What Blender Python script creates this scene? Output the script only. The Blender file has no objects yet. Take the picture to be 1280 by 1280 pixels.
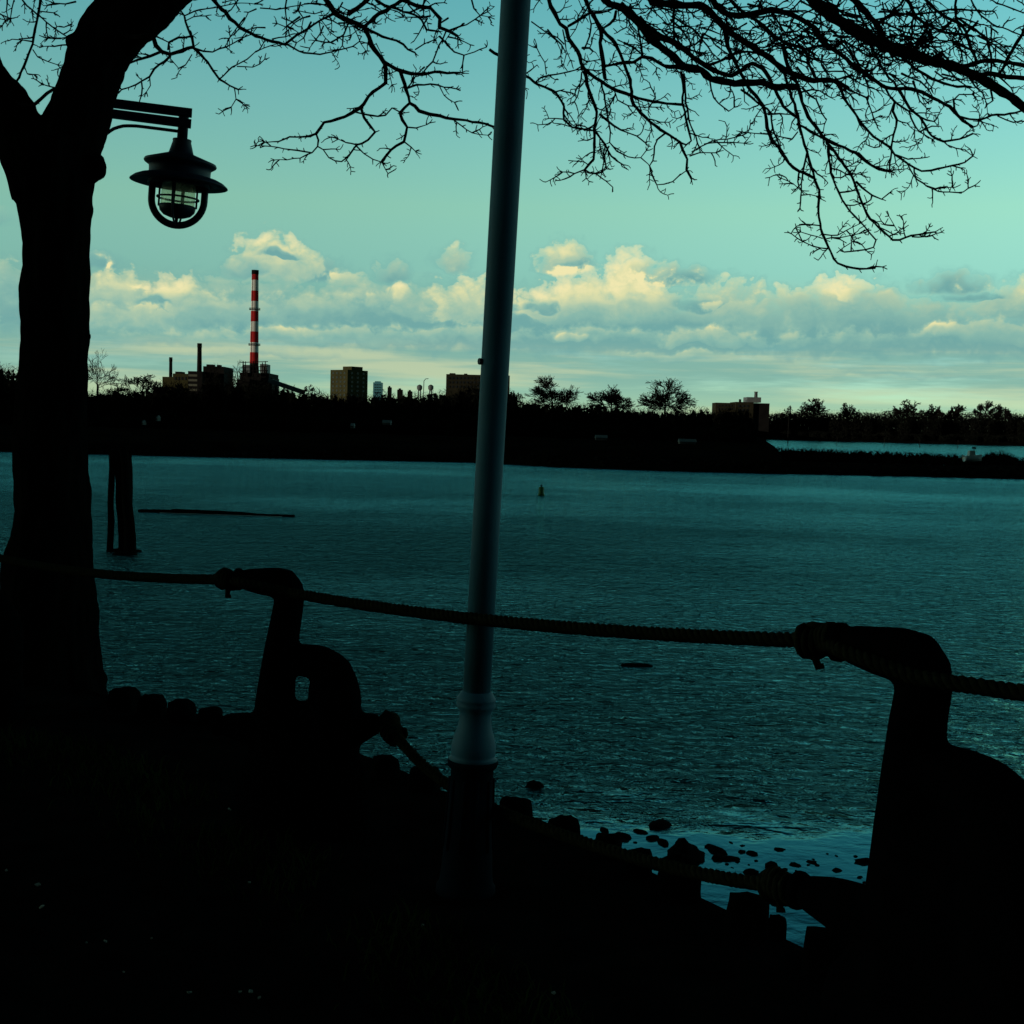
import bpy, bmesh, math, random
from mathutils import Vector, Matrix, noise as mnoise
R = math.radians
random.seed(7)
scene = bpy.context.scene
col = scene.collection

# ------------------------------------------------------------------ camera
F = 1667.0                     # focal length in the photograph's 1280 px
EYE = Vector((0, 0, 1.75))
PITCH = math.atan(110 / F)
ROLL = R(1.4)
cam_d = bpy.data.cameras.new('camera')
cam = bpy.data.objects.new('camera', cam_d)
col.objects.link(cam)
CM = Matrix.Rotation(math.pi / 2 - PITCH, 3, 'X') @ Matrix.Rotation(ROLL, 3, 'Z')
cam.matrix_world = Matrix.Translation(EYE) @ CM.to_4x4()
cam_d.sensor_width = 36
cam_d.sensor_fit = 'HORIZONTAL'
cam_d.lens = 36 * F / 1280
cam_d.clip_start = 0.05
cam_d.clip_end = 30000
scene.camera = cam
WATER = -3.25                  # water level; the quay is about 0

def ray(px, py):
    return CM @ Vector(((px - 640) / F, (640 - py) / F, -1))
def at(px, py, Y):             # the point at distance Y in front of the camera
    d = ray(px, py)
    return EYE + d * (Y / d.y)
def on(px, py, z=0.0):         # where the ray meets the level z
    d = ray(px, py)
    return EYE + d * ((z - EYE.z) / d.z)
def m(px, Y):                  # pixels to metres at distance Y
    return px * Y / F

# ------------------------------------------------------------------ helpers
class MB:
    def __init__(s):
        s.v = []; s.f = []; s.mi = []
    def add(s, vs, fs, mi=0):
        o = len(s.v)
        s.v += [tuple(p) for p in vs]
        s.f += [tuple(i + o for i in f) for f in fs]
        s.mi += [mi] * len(fs)
    def box(s, c, size, mat=None, mi=0, taper=1.0):
        x, y, z = (a / 2 for a in size)
        vs = []
        for k in (-1, 1):
            t = taper if k > 0 else 1.0
            vs += [Vector((-x * t, -y * t, k * z)), Vector((x * t, -y * t, k * z)), Vector((x * t, y * t, k * z)), Vector((-x * t, y * t, k * z))]
        if mat is not None: vs = [mat @ v for v in vs]
        c = Vector(c)
        s.add([v + c for v in vs], [(3, 2, 1, 0), (4, 5, 6, 7), (0, 1, 5, 4), (1, 2, 6, 5), (2, 3, 7, 6), (3, 0, 4, 7)], mi)
    def tube(s, pts, rad, n=6, caps=True, mi=0, twist=0.0, flat=1.0):
        pts = [Vector(p) for p in pts]
        k = len(pts)
        if not hasattr(rad, '__len__'): rad = [rad] * k
        t0 = (pts[1] - pts[0]).normalized()
        up = Vector((0, 0, 1)) if abs(t0.z) < 0.9 else Vector((1, 0, 0))
        a = t0.cross(up).normalized()
        vs = []
        for i in range(k):
            t = (pts[min(i + 1, k - 1)] - pts[max(i - 1, 0)]).normalized()
            a = (a - t * a.dot(t))
            a = a.normalized() if a.length > 1e-6 else t.orthogonal().normalized()
            b = t.cross(a)
            for j in range(n):
                w = 2 * math.pi * j / n + twist * i
                vs.append(pts[i] + a * (rad[i] * math.cos(w)) + b * (rad[i] * flat * math.sin(w)))
        fs = []
        for i in range(k - 1):
            for j in range(n):
                fs.append((i * n + j, i * n + (j + 1) % n, (i + 1) * n + (j + 1) % n, (i + 1) * n + j))
        if caps:
            fs.append(tuple(range(n - 1, -1, -1)))
            fs.append(tuple((k - 1) * n + j for j in range(n)))
        s.add(vs, fs, mi)
    def lathe(s, prof, M=None, n=32, mi=0, closed=False):
        vs = []; k = len(prof)
        for r, z in prof:
            for j in range(n):
                w = 2 * math.pi * j / n
                p = Vector((r * math.cos(w), r * math.sin(w), z))
                vs.append(M @ p if M is not None else p)
        fs = []
        for i in range(k - 1 + (1 if closed else 0)):
            i2 = (i + 1) % k
            for j in range(n):
                fs.append((i * n + j, i * n + (j + 1) % n, i2 * n + (j + 1) % n, i2 * n + j))
        if not closed:
            fs.append(tuple(range(n - 1, -1, -1))); fs.append(tuple((k - 1) * n + j for j in range(n)))
        s.add(vs, fs, mi)
    def build(s, name, mats, parent=None, smooth=False):
        me = bpy.data.meshes.new(name)
        me.from_pydata(s.v, [], s.f)
        if not isinstance(mats, (list, tuple)): mats = [mats]
        for x in mats: me.materials.append(x)
        me.polygons.foreach_set('material_index', s.mi)
        if smooth: me.polygons.foreach_set('use_smooth', [True] * len(me.polygons))
        me.update()
        o = bpy.data.objects.new(name, me)
        col.objects.link(o)
        if parent is not None: o.parent = parent
        return o

def tag(o, label=None, cat=None, group=None, kind=None):
    if label: o['label'] = label
    if cat: o['category'] = cat
    if group: o['group'] = group
    if kind: o['kind'] = kind
    return o
def empty(name, label, cat, group=None, loc=(0, 0, 0)):
    o = bpy.data.objects.new(name, None)
    o.empty_display_size = 0.3
    col.objects.link(o); o.location = loc
    return tag(o, label, cat, group)
def modify(o, kind, **kw):
    """apply a modifier by reading the evaluated mesh back"""
    md = o.modifiers.new('x', kind)
    for k, v in kw.items(): setattr(md, k, v)
    bpy.context.view_layer.update()
    dg = bpy.context.evaluated_depsgraph_get()
    me = bpy.data.meshes.new_from_object(o.evaluated_get(dg))
    o.modifiers.clear()
    old = o.data; nm = old.name
    o.data = me
    bpy.data.meshes.remove(old); me.name = nm
    return o
def smooth_all(o):
    o.data.polygons.foreach_set('use_smooth', [True] * len(o.data.polygons))
def spline(pts, step, jit=0.0, rng=random):
    """Catmull-Rom through tuples of any length, one point every `step` of the first two"""
    P = [tuple(p) for p in pts]
    P = [tuple(2 * a - b for a, b in zip(P[0], P[1]))] + P + [tuple(2 * a - b for a, b in zip(P[-1], P[-2]))]
    out = []
    for i in range(1, len(P) - 2):
        d = math.dist(P[i][:2], P[i + 1][:2])
        n = max(1, int(d / step))
        for k in range(n):
            t = k / n
            q = []
            for a, b, c, e in zip(P[i - 1], P[i], P[i + 1], P[i + 2]):
                # half-tension: stays angular like real twigs
                m0 = (c - a) * 0.3; m1 = (e - b) * 0.3
                t2, t3 = t * t, t * t * t
                q.append((2 * t3 - 3 * t2 + 1) * b + (t3 - 2 * t2 + t) * m0 + (-2 * t3 + 3 * t2) * c + (t3 - t2) * m1)
            if jit and 0 < k:
                q[0] += rng.gauss(0, jit); q[1] += rng.gauss(0, jit)
            out.append(tuple(q))
    out.append(tuple(P[-2]))
    return out

# ------------------------------------------------------------------ materials
def mat(name, base, rough=0.7, metal=0.0, var=0.25, scale=8.0, bump=0.0, bscale=40.0, spec=0.5, coord='Object', warp=None):
    """principled material with a noise-varied base colour and optional bump"""
    M = bpy.data.materials.new(name); M.use_nodes = True
    nt = M.node_tree; N = nt.nodes; L = nt.links
    bs = N['Principled BSDF']
    tc = N.new('ShaderNodeTexCoord')
    src = tc.outputs[coord]
    if warp:
        mp = N.new('ShaderNodeMapping'); mp.inputs['Scale'].default_value = warp
        L.new(src, mp.inputs['Vector']); src = mp.outputs['Vector']
    no = N.new('ShaderNodeTexNoise'); no.inputs['Scale'].default_value = scale; no.inputs['Detail'].default_value = 6
    L.new(src, no.inputs['Vector'])
    rp = N.new('ShaderNodeValToRGB')
    rp.color_ramp.elements[0].position = 0.3; rp.color_ramp.elements[1].position = 0.7
    rp.color_ramp.elements[0].color = tuple(c * (1 - var) for c in base) + (1,)
    rp.color_ramp.elements[1].color = tuple(min(1, c * (1 + var)) for c in base) + (1,)
    L.new(no.outputs['Fac'], rp.inputs['Fac'])
    L.new(rp.outputs['Color'], bs.inputs['Base Color'])
    bs.inputs['Roughness'].default_value = rough
    bs.inputs['Metallic'].default_value = metal
    bs.inputs['Specular IOR Level'].default_value = spec
    if bump:
        n2 = N.new('ShaderNodeTexNoise'); n2.inputs['Scale'].default_value = bscale; n2.inputs['Detail'].default_value = 5
        L.new(src, n2.inputs['Vector'])
        bp = N.new('ShaderNodeBump'); bp.inputs['Strength'].default_value = 1.0; bp.inputs['Distance'].default_value = bump
        L.new(n2.outputs['Fac'], bp.inputs['Height']); L.new(bp.outputs['Normal'], bs.inputs['Normal'])
    return M

MT = dict(
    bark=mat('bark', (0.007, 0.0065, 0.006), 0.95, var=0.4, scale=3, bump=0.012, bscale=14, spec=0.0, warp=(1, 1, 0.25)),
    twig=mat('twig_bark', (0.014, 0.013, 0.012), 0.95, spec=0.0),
    pedestal=mat('dark_navy_pedestal', (0.0036, 0.010, 0.017), 0.8, var=0.3, scale=5, bump=0.0008, bscale=120, spec=0.02),  # much darker than the rest of the pole
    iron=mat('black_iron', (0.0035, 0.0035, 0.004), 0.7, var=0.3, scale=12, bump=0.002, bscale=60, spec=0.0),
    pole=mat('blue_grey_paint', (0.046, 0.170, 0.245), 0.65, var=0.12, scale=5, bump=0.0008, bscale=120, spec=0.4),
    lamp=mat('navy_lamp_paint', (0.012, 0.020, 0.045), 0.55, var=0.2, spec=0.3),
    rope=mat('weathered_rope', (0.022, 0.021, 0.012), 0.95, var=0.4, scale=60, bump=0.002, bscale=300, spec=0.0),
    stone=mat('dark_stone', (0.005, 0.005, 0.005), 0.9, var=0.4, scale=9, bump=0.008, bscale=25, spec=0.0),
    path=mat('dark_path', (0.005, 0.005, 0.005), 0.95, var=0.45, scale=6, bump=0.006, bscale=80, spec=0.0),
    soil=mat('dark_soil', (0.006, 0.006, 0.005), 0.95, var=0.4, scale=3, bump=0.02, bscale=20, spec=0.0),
    grass=mat('grass_blade', (0.016, 0.030, 0.007), 0.9, var=0.4, scale=2, spec=0.0),
    wood=mat('wet_timber', (0.010, 0.009, 0.008), 0.85, var=0.4, scale=3, bump=0.02, bscale=8, spec=0.0, warp=(1, 1, 0.2)),
    rock=mat('wet_rock', (0.012, 0.012, 0.012), 0.85, var=0.4, scale=6, bump=0.01, bscale=20, spec=0.0),
    foliage=mat('far_wood', (0.009, 0.010, 0.008), 1.0, var=0.4, scale=0.2, spec=0.0),
    shore=mat('far_shore_soil', (0.008, 0.0075, 0.006), 1.0, var=0.5, scale=0.15, spec=0.0),
    shade_ridge=mat('shade_ridge_cover', (0.02, 0.02, 0.015), 1.0, var=0.4, scale=0.05, spec=0.0),
    red=mat('red_band_paint', (0.50, 0.018, 0.020), 0.8, var=0.12, scale=0.3, spec=0.2),
    white=mat('white_band_paint', (0.78, 0.78, 0.74), 0.8, var=0.06, scale=0.3, spec=0.2),
    soot=mat('soot_steel', (0.011, 0.010, 0.010), 0.9, var=0.3, scale=0.3, spec=0.1),
    brick=mat('tan_brick', (0.060, 0.056, 0.024), 0.95, var=0.15, scale=0.2, spec=0.1),
    brick2=mat('brown_brick', (0.032, 0.029, 0.018), 0.95, var=0.2, scale=0.2, spec=0.1),
    concrete=mat('pale_concrete', (0.14, 0.14, 0.11), 0.95, var=0.15, scale=0.2, spec=0.1),
    steel=mat('grey_steel', (0.16, 0.18, 0.19), 0.7, var=0.2, scale=0.3, spec=0.2),
    blue=mat('blue_glass_wall', (0.10, 0.34, 0.42), 0.5, var=0.1, scale=0.1, spec=0.4),
    window=mat('window_glass', (0.02, 0.025, 0.03), 0.35, var=0.2, scale=0.3, spec=0.3),
    roof=mat('pale_roof', (0.16, 0.16, 0.15), 0.9, var=0.15, scale=0.5, spec=0.1),
    green=mat('green_buoy_paint', (0.05, 0.18, 0.04), 0.6, var=0.2, scale=6),
    boat=mat('white_gelcoat', (0.6, 0.62, 0.6), 0.5, var=0.08, scale=1.0),
    foam=mat('foam', (0.75, 0.78, 0.76), 0.9, var=0.1, scale=4),
    paper=mat('pale_litter', (0.26, 0.26, 0.22), 0.9, var=0.2, scale=30),
)
def glass_mat():
    M = bpy.data.materials.new('ribbed_lamp_glass'); M.use_nodes = True
    nt = M.node_tree; N = nt.nodes; L = nt.links
    N.remove(N['Principled BSDF'])
    tr = N.new('ShaderNodeBsdfTranslucent'); tr.inputs['Color'].default_value = (0.92, 0.92, 0.72, 1)
    tp = N.new('ShaderNodeBsdfTransparent'); tp.inputs['Color'].default_value = (0.93, 0.93, 0.80, 1)
    gl = N.new('ShaderNodeBsdfGlossy'); gl.inputs['Roughness'].default_value = 0.15
    no = N.new('ShaderNodeTexNoise'); no.inputs['Scale'].default_value = 9
    tc = N.new('ShaderNodeTexCoord'); L.new(tc.outputs['Object'], no.inputs['Vector'])
    mr = N.new('ShaderNodeMapRange'); mr.inputs['To Min'].default_value = 0.55; mr.inputs['To Max'].default_value = 0.9
    L.new(no.outputs['Fac'], mr.inputs['Value'])
    m1 = N.new('ShaderNodeMixShader'); L.new(mr.outputs['Result'], m1.inputs['Fac'])
    L.new(tr.outputs[0], m1.inputs[1]); L.new(tp.outputs[0], m1.inputs[2])
    m2 = N.new('ShaderNodeMixShader'); m2.inputs['Fac'].default_value = 0.06
    L.new(m1.outputs[0], m2.inputs[1]); L.new(gl.outputs[0], m2.inputs[2])
    L.new(m2.outputs[0], N['Material Output'].inputs['Surface'])
    return M
MT['glass'] = glass_mat()
# ------------------------------------------------------------------ sky
SUN_DIR = Vector((-0.86, -0.50, 0.072)).normalized()      # towards the sun: low, behind the left shoulder
w = bpy.data.worlds.new('World'); scene.world = w; w.use_nodes = True
class G:
    """tiny builder for math node chains"""
    def __init__(s, tree): s.t = tree; s.N = tree.nodes; s.L = tree.links
    def put(s, sock, v):
        if isinstance(v, bpy.types.NodeSocket): s.L.new(v, sock)
        else: sock.default_value = v
    def op(s, o, a, b=None, c=None, clamp=False):
        n = s.N.new('ShaderNodeMath'); n.operation = o; n.use_clamp = clamp
        s.put(n.inputs[0], a)
        if b is not None: s.put(n.inputs[1], b)
        if c is not None: s.put(n.inputs[2], c)
        return n.outputs[0]
    def sstep(s, v, a, b, lo=0.0, hi=1.0, kind='SMOOTHSTEP'):
        n = s.N.new('ShaderNodeMapRange'); n.interpolation_type = kind
        s.put(n.inputs['Value'], v)
        n.inputs['From Min'].default_value = a; n.inputs['From Max'].default_value = b
        n.inputs['To Min'].default_value = lo; n.inputs['To Max'].default_value = hi
        return n.outputs['Result']
    def xyz(s, x, y, z):
        n = s.N.new('ShaderNodeCombineXYZ'); s.put(n.inputs[0], x); s.put(n.inputs[1], y); s.put(n.inputs[2], z)
        return n.outputs[0]
    def noise(s, vec, scale, detail=5, rough=0.5, dist=0.0, dim='2D'):
        n = s.N.new('ShaderNodeTexNoise'); n.noise_dimensions = dim; s.L.new(vec, n.inputs['Vector'])
        n.inputs['Scale'].default_value = scale; n.inputs['Detail'].default_value = detail
        n.inputs['Roughness'].default_value = rough; n.inputs['Distortion'].default_value = dist
        return n.outputs['Fac']
    def voro(s, vec, scale, sm=0.6):
        n = s.N.new('ShaderNodeTexVoronoi'); n.feature = 'SMOOTH_F1'; s.L.new(vec, n.inputs['Vector'])
        n.inputs['Scale'].default_value = scale; n.inputs['Smoothness'].default_value = sm
        n.inputs['Detail'].default_value = 2.0
        return n.outputs['Distance']
    def mix(s, f, a, b, mode='MIX'):
        n = s.N.new('ShaderNodeMix'); n.data_type = 'RGBA'; n.blend_type = mode
        s.put(n.inputs[0], f)
        for k, v in ((6, a), (7, b)):
            if isinstance(v, bpy.types.NodeSocket): s.L.new(v, n.inputs[k])
            else: n.inputs[k].default_value = tuple(v) + (1,)
        return n.outputs[2]
    def ramp(s, v, stops, interp='LINEAR'):
        n = s.N.new('ShaderNodeValToRGB'); cr = n.color_ramp; cr.interpolation = interp
        while len(cr.elements) < len(stops): cr.elements.new(0.5)
        for e, (p, c) in zip(cr.elements, stops):
            e.position = p; e.color = tuple(c) + (1,)
        s.L.new(v, n.inputs['Fac'])
        return n.outputs['Color']

def lin(r, g, b):
    f = lambda c: c / 12.92 if c <= 0.04045 else ((c + 0.055) / 1.055) ** 2.4
    return (f(r / 255), f(g / 255), f(b / 255))
def azel(px, py):
    d = ray(px, py).normalized()
    return math.degrees(math.atan2(d.x, d.y)), math.degrees(math.asin(d.z))

# cumulus heaps, back to front: (x, base y, half width, height, brightness) in the photograph -> azimuth and elevation
HEAPS = [
 (-40, 275, 60, 24, .45), (-30, 372, 90, 60, .6), (640, 420, 1300, 66, .30), (1340, 385, 110, 60, .6), (-150, 390, 120, 60, .6), (1460, 390, 110, 60, .6),
 (122, 334, 46, 18, .12), (150, 376, 50, 44, .80), (118, 402, 66, 48, .62), (214, 380, 43, 42, .98), (248, 392, 50, 30, .55), (192, 384, 26, 18, .15), (196, 412, 120, 30, .58),
 (398, 346, 52, 32, .30), (345, 338, 64, 48, .85), (300, 340, 30, 24, .50), (349, 322, 26, 9, .18), (434, 356, 22, 22, .95), (470, 388, 110, 44, .45), (400, 390, 60, 26, .55), (300, 402, 90, 34, .48),
 (490, 347, 33, 28, .42), (568, 331, 34, 30, .70), (505, 373, 22, 22, .95), (478, 378, 34, 20, .66), (530, 388, 46, 28, .58), (592, 388, 60, 48, .82),
 (704, 336, 43, 40, .78), (722, 335, 30, 14, .25), (786, 362, 44, 58, 1.05), (832, 352, 46, 32, .60), (862, 350, 42, 22, .30), (735, 388, 100, 52, .98), (815, 392, 60, 48, .88), (676, 386, 26, 12, .20), (905, 398, 80, 54, .66), (875, 384, 44, 16, .18), (930, 404, 70, 34, .55), (780, 402, 130, 26, .50),
 (1190, 360, 60, 24, .34), (1054, 386, 52, 52, 1.05), (1000, 392, 56, 38, .70), (1104, 388, 42, 34, .58), (1150, 408, 110, 42, .52), (1262, 392, 70, 40, .60), (1030, 416, 120, 44, .36), (1210, 372, 46, 10, .12),
 (400, 424, 170, 19, .56), (210, 428, 110, 16, .46), (565, 422, 120, 18, .52), (760, 426, 150, 18, .46), (890, 428, 70, 20, .60), (1178, 428, 46, 24, .78), (1240, 424, 60, 24, .60), (1080, 436, 160, 24, .30),
 (716, 426, 30, 10, .72), (840, 448, 100, 11, .58), (330, 446, 130, 9, .34), (1120, 468, 200, 10, .40),
]
q = G(w.node_tree)
for n in list(q.N): q.N.remove(n)
outw = q.N.new('ShaderNodeOutputWorld'); bg = q.N.new('ShaderNodeBackground')
q.L.new(bg.outputs[0], outw.inputs['Surface'])
tc = q.N.new('ShaderNodeTexCoord')
sp = q.N.new('ShaderNodeSeparateXYZ'); q.L.new(tc.outputs['Generated'], sp.inputs[0])
D = 180 / math.pi
az = q.op('MULTIPLY', q.op('ARCTAN2', sp.outputs[0], sp.outputs[1]), D)
el = q.op('MULTIPLY', q.op('ARCSINE', sp.outputs[2]), D)
sky = q.N.new('ShaderNodeTexSky'); sky.sky_type = 'NISHITA'; sky.sun_disc = False
sky.sun_elevation = math.asin(SUN_DIR.z); sky.sun_rotation = math.atan2(SUN_DIR.x, SUN_DIR.y)
sky.air_density = 1.0; sky.dust_density = 1.0; sky.ozone_density = 1.0
SKY_TEST = False
SKY_STRENGTH = 0.1
# graded clear sky: the air's own colour, pulled to the teal of the photograph
e01 = q.sstep(el, 0, 90, kind='LINEAR')
S = lambda d: d / 90
grade = q.ramp(e01, [(S(d), tuple(c / 16 for c in t)) for d, t in (
    (0.0, (2.9, 6.6, 18.0)), (0.6, (2.5, 5.8, 15.5)), (2.5, (1.24, 2.95, 7.2)), (5, (0.99, 2.16, 3.1)),
    (9, (1.56, 2.76, 2.58)), (13, (1.46, 2.88, 2.76)), (17, (1.18, 2.86, 2.80)), (30, (0.6, 2.0, 2.1)))])
base = q.mix(1.0, q.mix(1.0, sky.outputs[0], grade, 'MULTIPLY'), (16 * SKY_STRENGTH,) * 3, 'MULTIPLY')
def C(r, g, b): return lin(r, g, b)
# flat grey-and-cream streaks low down
sn = q.noise(q.xyz(q.op('MULTIPLY', az, 0.085), q.op('MULTIPLY', el, 1.25), 2.0), 1.0, 6, 0.55, 0.1)
sf = q.sstep(sn, 0.36, 0.66)
scol = q.mix(sf, C(126, 174, 160), C(188, 202, 164))
sa = q.op('MULTIPLY', q.sstep(el, 6.6, 3.2), q.sstep(q.noise(q.xyz(q.op('MULTIPLY', az, 0.08), q.op('MULTIPLY_ADD', el, 0.8, 40.0), 0), 1.0, 5, 0.6), 0.22, 0.52))
lowfade = q.sstep(el, 0.3, 2.2, 0.35, 1.0)
c1 = q.mix(q.op('MULTIPLY', q.op('MULTIPLY', sa, lowfade), 0.85), base, scol)
# cumulus
def vm(op, *ins):
    n = q.N.new('ShaderNodeVectorMath'); n.operation = op
    for k_, v in enumerate(ins): q.put(n.inputs[k_], v)
    return n
wa = q.op('MULTIPLY_ADD', q.noise(q.xyz(az, el, 0), 0.55, 3, 0.5), 1.3, -0.65)
we = q.op('MULTIPLY_ADD', q.noise(q.xyz(q.op('ADD', az, 71.3), el, 0), 0.6, 3, 0.5), 0.8, -0.4)
a2 = q.op('ADD', az, wa); e2 = q.op('ADD', el, we)
pv = q.xyz(a2, e2, 0.0)
bn = q.noise(q.xyz(a2, q.op('MULTIPLY', e2, 1.2), 0.0), 0.85, 3, 0.5)
bil = q.op('SUBTRACT', q.op('ABSOLUTE', q.op('MULTIPLY_ADD', bn, 3.6, -1.8)), 0.36)
det = q.op('SUBTRACT', q.noise(q.xyz(q.op('ADD', az, 33.0), q.op('MULTIPLY', el, 1.4), 0), 1.2, 6, 0.58), 0.5)
rough = q.op('MULTIPLY_ADD', bil, 0.30, q.op('MULTIPLY', det, 0.62))          # uneven outline
shade = q.op('MULTIPLY_ADD', bil, 0.15, q.op('MULTIPLY', det, 0.44))         # uneven light
A_s = None; L_s = None
for x, y, rx, hh, br_ in HEAPS:
    a0, e0 = azel(x, y); ra, re = math.degrees(rx / F), math.degrees(hh / F)
    s_ = q.N.new('ShaderNodeSeparateXYZ')
    q.L.new(vm('MULTIPLY_ADD', pv, (1 / ra, 1 / re, 0), (-a0 / ra, -e0 / re, 0)).outputs[0], s_.inputs[0])
    u_, v_ = s_.outputs[0], s_.outputs[1]
    v2 = q.op('MAXIMUM', v_, q.op('MULTIPLY', v_, -2.6))
    r_ = vm('LENGTH', q.xyz(u_, v2, 0)).outputs['Value']
    small = min(1.0, max(0.35, hh / 45)); br_ = br_ - (0.05 if y > 394 else 0.0)
    a_ = q.sstep(q.op('MULTIPLY_ADD', r_, -1.0, q.op('MULTIPLY', rough, 1.0)), -1.14, -1.14 + 0.72 / small ** 0.5)
    l_ = q.op('MULTIPLY_ADD', v_, 0.50, q.op('MULTIPLY_ADD', u_, -0.10, br_ - 0.30))
    if A_s is None: A_s, L_s = a_, l_
    else:
        A_s = q.op('MAXIMUM', A_s, a_)
        L_s = q.op('MULTIPLY_ADD', q.op('SUBTRACT', l_, L_s), q.op('MULTIPLY', a_, 3.0, clamp=True), L_s)
# elsewhere along the horizon: the same sort of cloud, by chance
far = q.sstep(q.op('ABSOLUTE', az), 25, 34)
band = q.op('SUBTRACT', 1.0, q.op('ABSOLUTE', q.op('DIVIDE', q.op('SUBTRACT', el, 5.0), 3.0)))
gen = q.sstep(q.op('ADD', q.op('MULTIPLY', band, q.op('MULTIPLY_ADD', q.noise(q.xyz(az, q.op('MULTIPLY', el, 2), 0), 0.12, 4), 4.0, -1.6)), rough), 0.0, 0.5)
alpha = q.op('MULTIPLY_ADD', q.op('SUBTRACT', gen, A_s), far, A_s)
lit = q.op('ADD', shade, L_s, clamp=True)
ccol = q.ramp(lit, [(0.0, C(112, 167, 164)), (0.28, C(136, 183, 170)), (0.60, C(176, 201, 171)), (0.84, C(222, 222, 170)), (1.0, C(242, 232, 176))])
up = q.op('MULTIPLY', alpha, q.sstep(el, 1.6, 4.0, 0.25, 0.97))
c2 = q.mix(up, c1, ccol)
# dark cloud deck added unseen overhead and behind, to darken quay and water
dk = q.noise(tc.outputs['Generated'], 2.2, 4, 0.6, dim='3D')
added_deck = q.op('MAXIMUM', q.sstep(q.op('MULTIPLY_ADD', dk, 6.0, el), 21.5, 31), q.sstep(q.op('MULTIPLY_ADD', sp.outputs[1], -1.0, q.op('MULTIPLY', dk, 0.2)), 0.15, 0.62))
dcol = q.mix(q.sstep(dk, 0.3, 0.7), C(2, 8, 10), C(6, 19, 23))
brk = q.op('MULTIPLY_ADD', sp.outputs[0], -0.62, q.op('MULTIPLY_ADD', sp.outputs[1], -0.60, q.op('MULTIPLY', sp.outputs[2], 0.50)))
dcol = q.mix(q.sstep(q.op('MULTIPLY_ADD', dk, 0.25, brk), 0.62, 1.02), dcol, C(9, 40, 48))
c3 = q.mix(added_deck, c2, dcol)
below = q.sstep(el, -0.5, -2.0)
c4 = q.mix(below, c3, C(2, 6, 7))
if SKY_TEST: q.L.new(sky.outputs[0], bg.inputs['Color'])
else: q.L.new(q.mix(1.0, c4, (1 / SKY_STRENGTH,) * 3, 'MULTIPLY'), bg.inputs['Color'])
bg.inputs['Strength'].default_value = SKY_STRENGTH

w.cycles.sampling_method = 'MANUAL'; w.cycles.sample_map_resolution = 512
sl = bpy.data.lights.new('sun', 'SUN'); sl.energy = 1.5; sl.angle = R(0.5); sl.color = (1.0, 0.90, 0.68)
so = bpy.data.objects.new('sun', sl); col.objects.link(so)
so.rotation_euler = SUN_DIR.to_track_quat('Z', 'Y').to_euler()
scene.view_settings.view_transform = 'Standard'; scene.view_settings.look = 'None'
scene.view_settings.exposure = 0; scene.view_settings.gamma = 1
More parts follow.
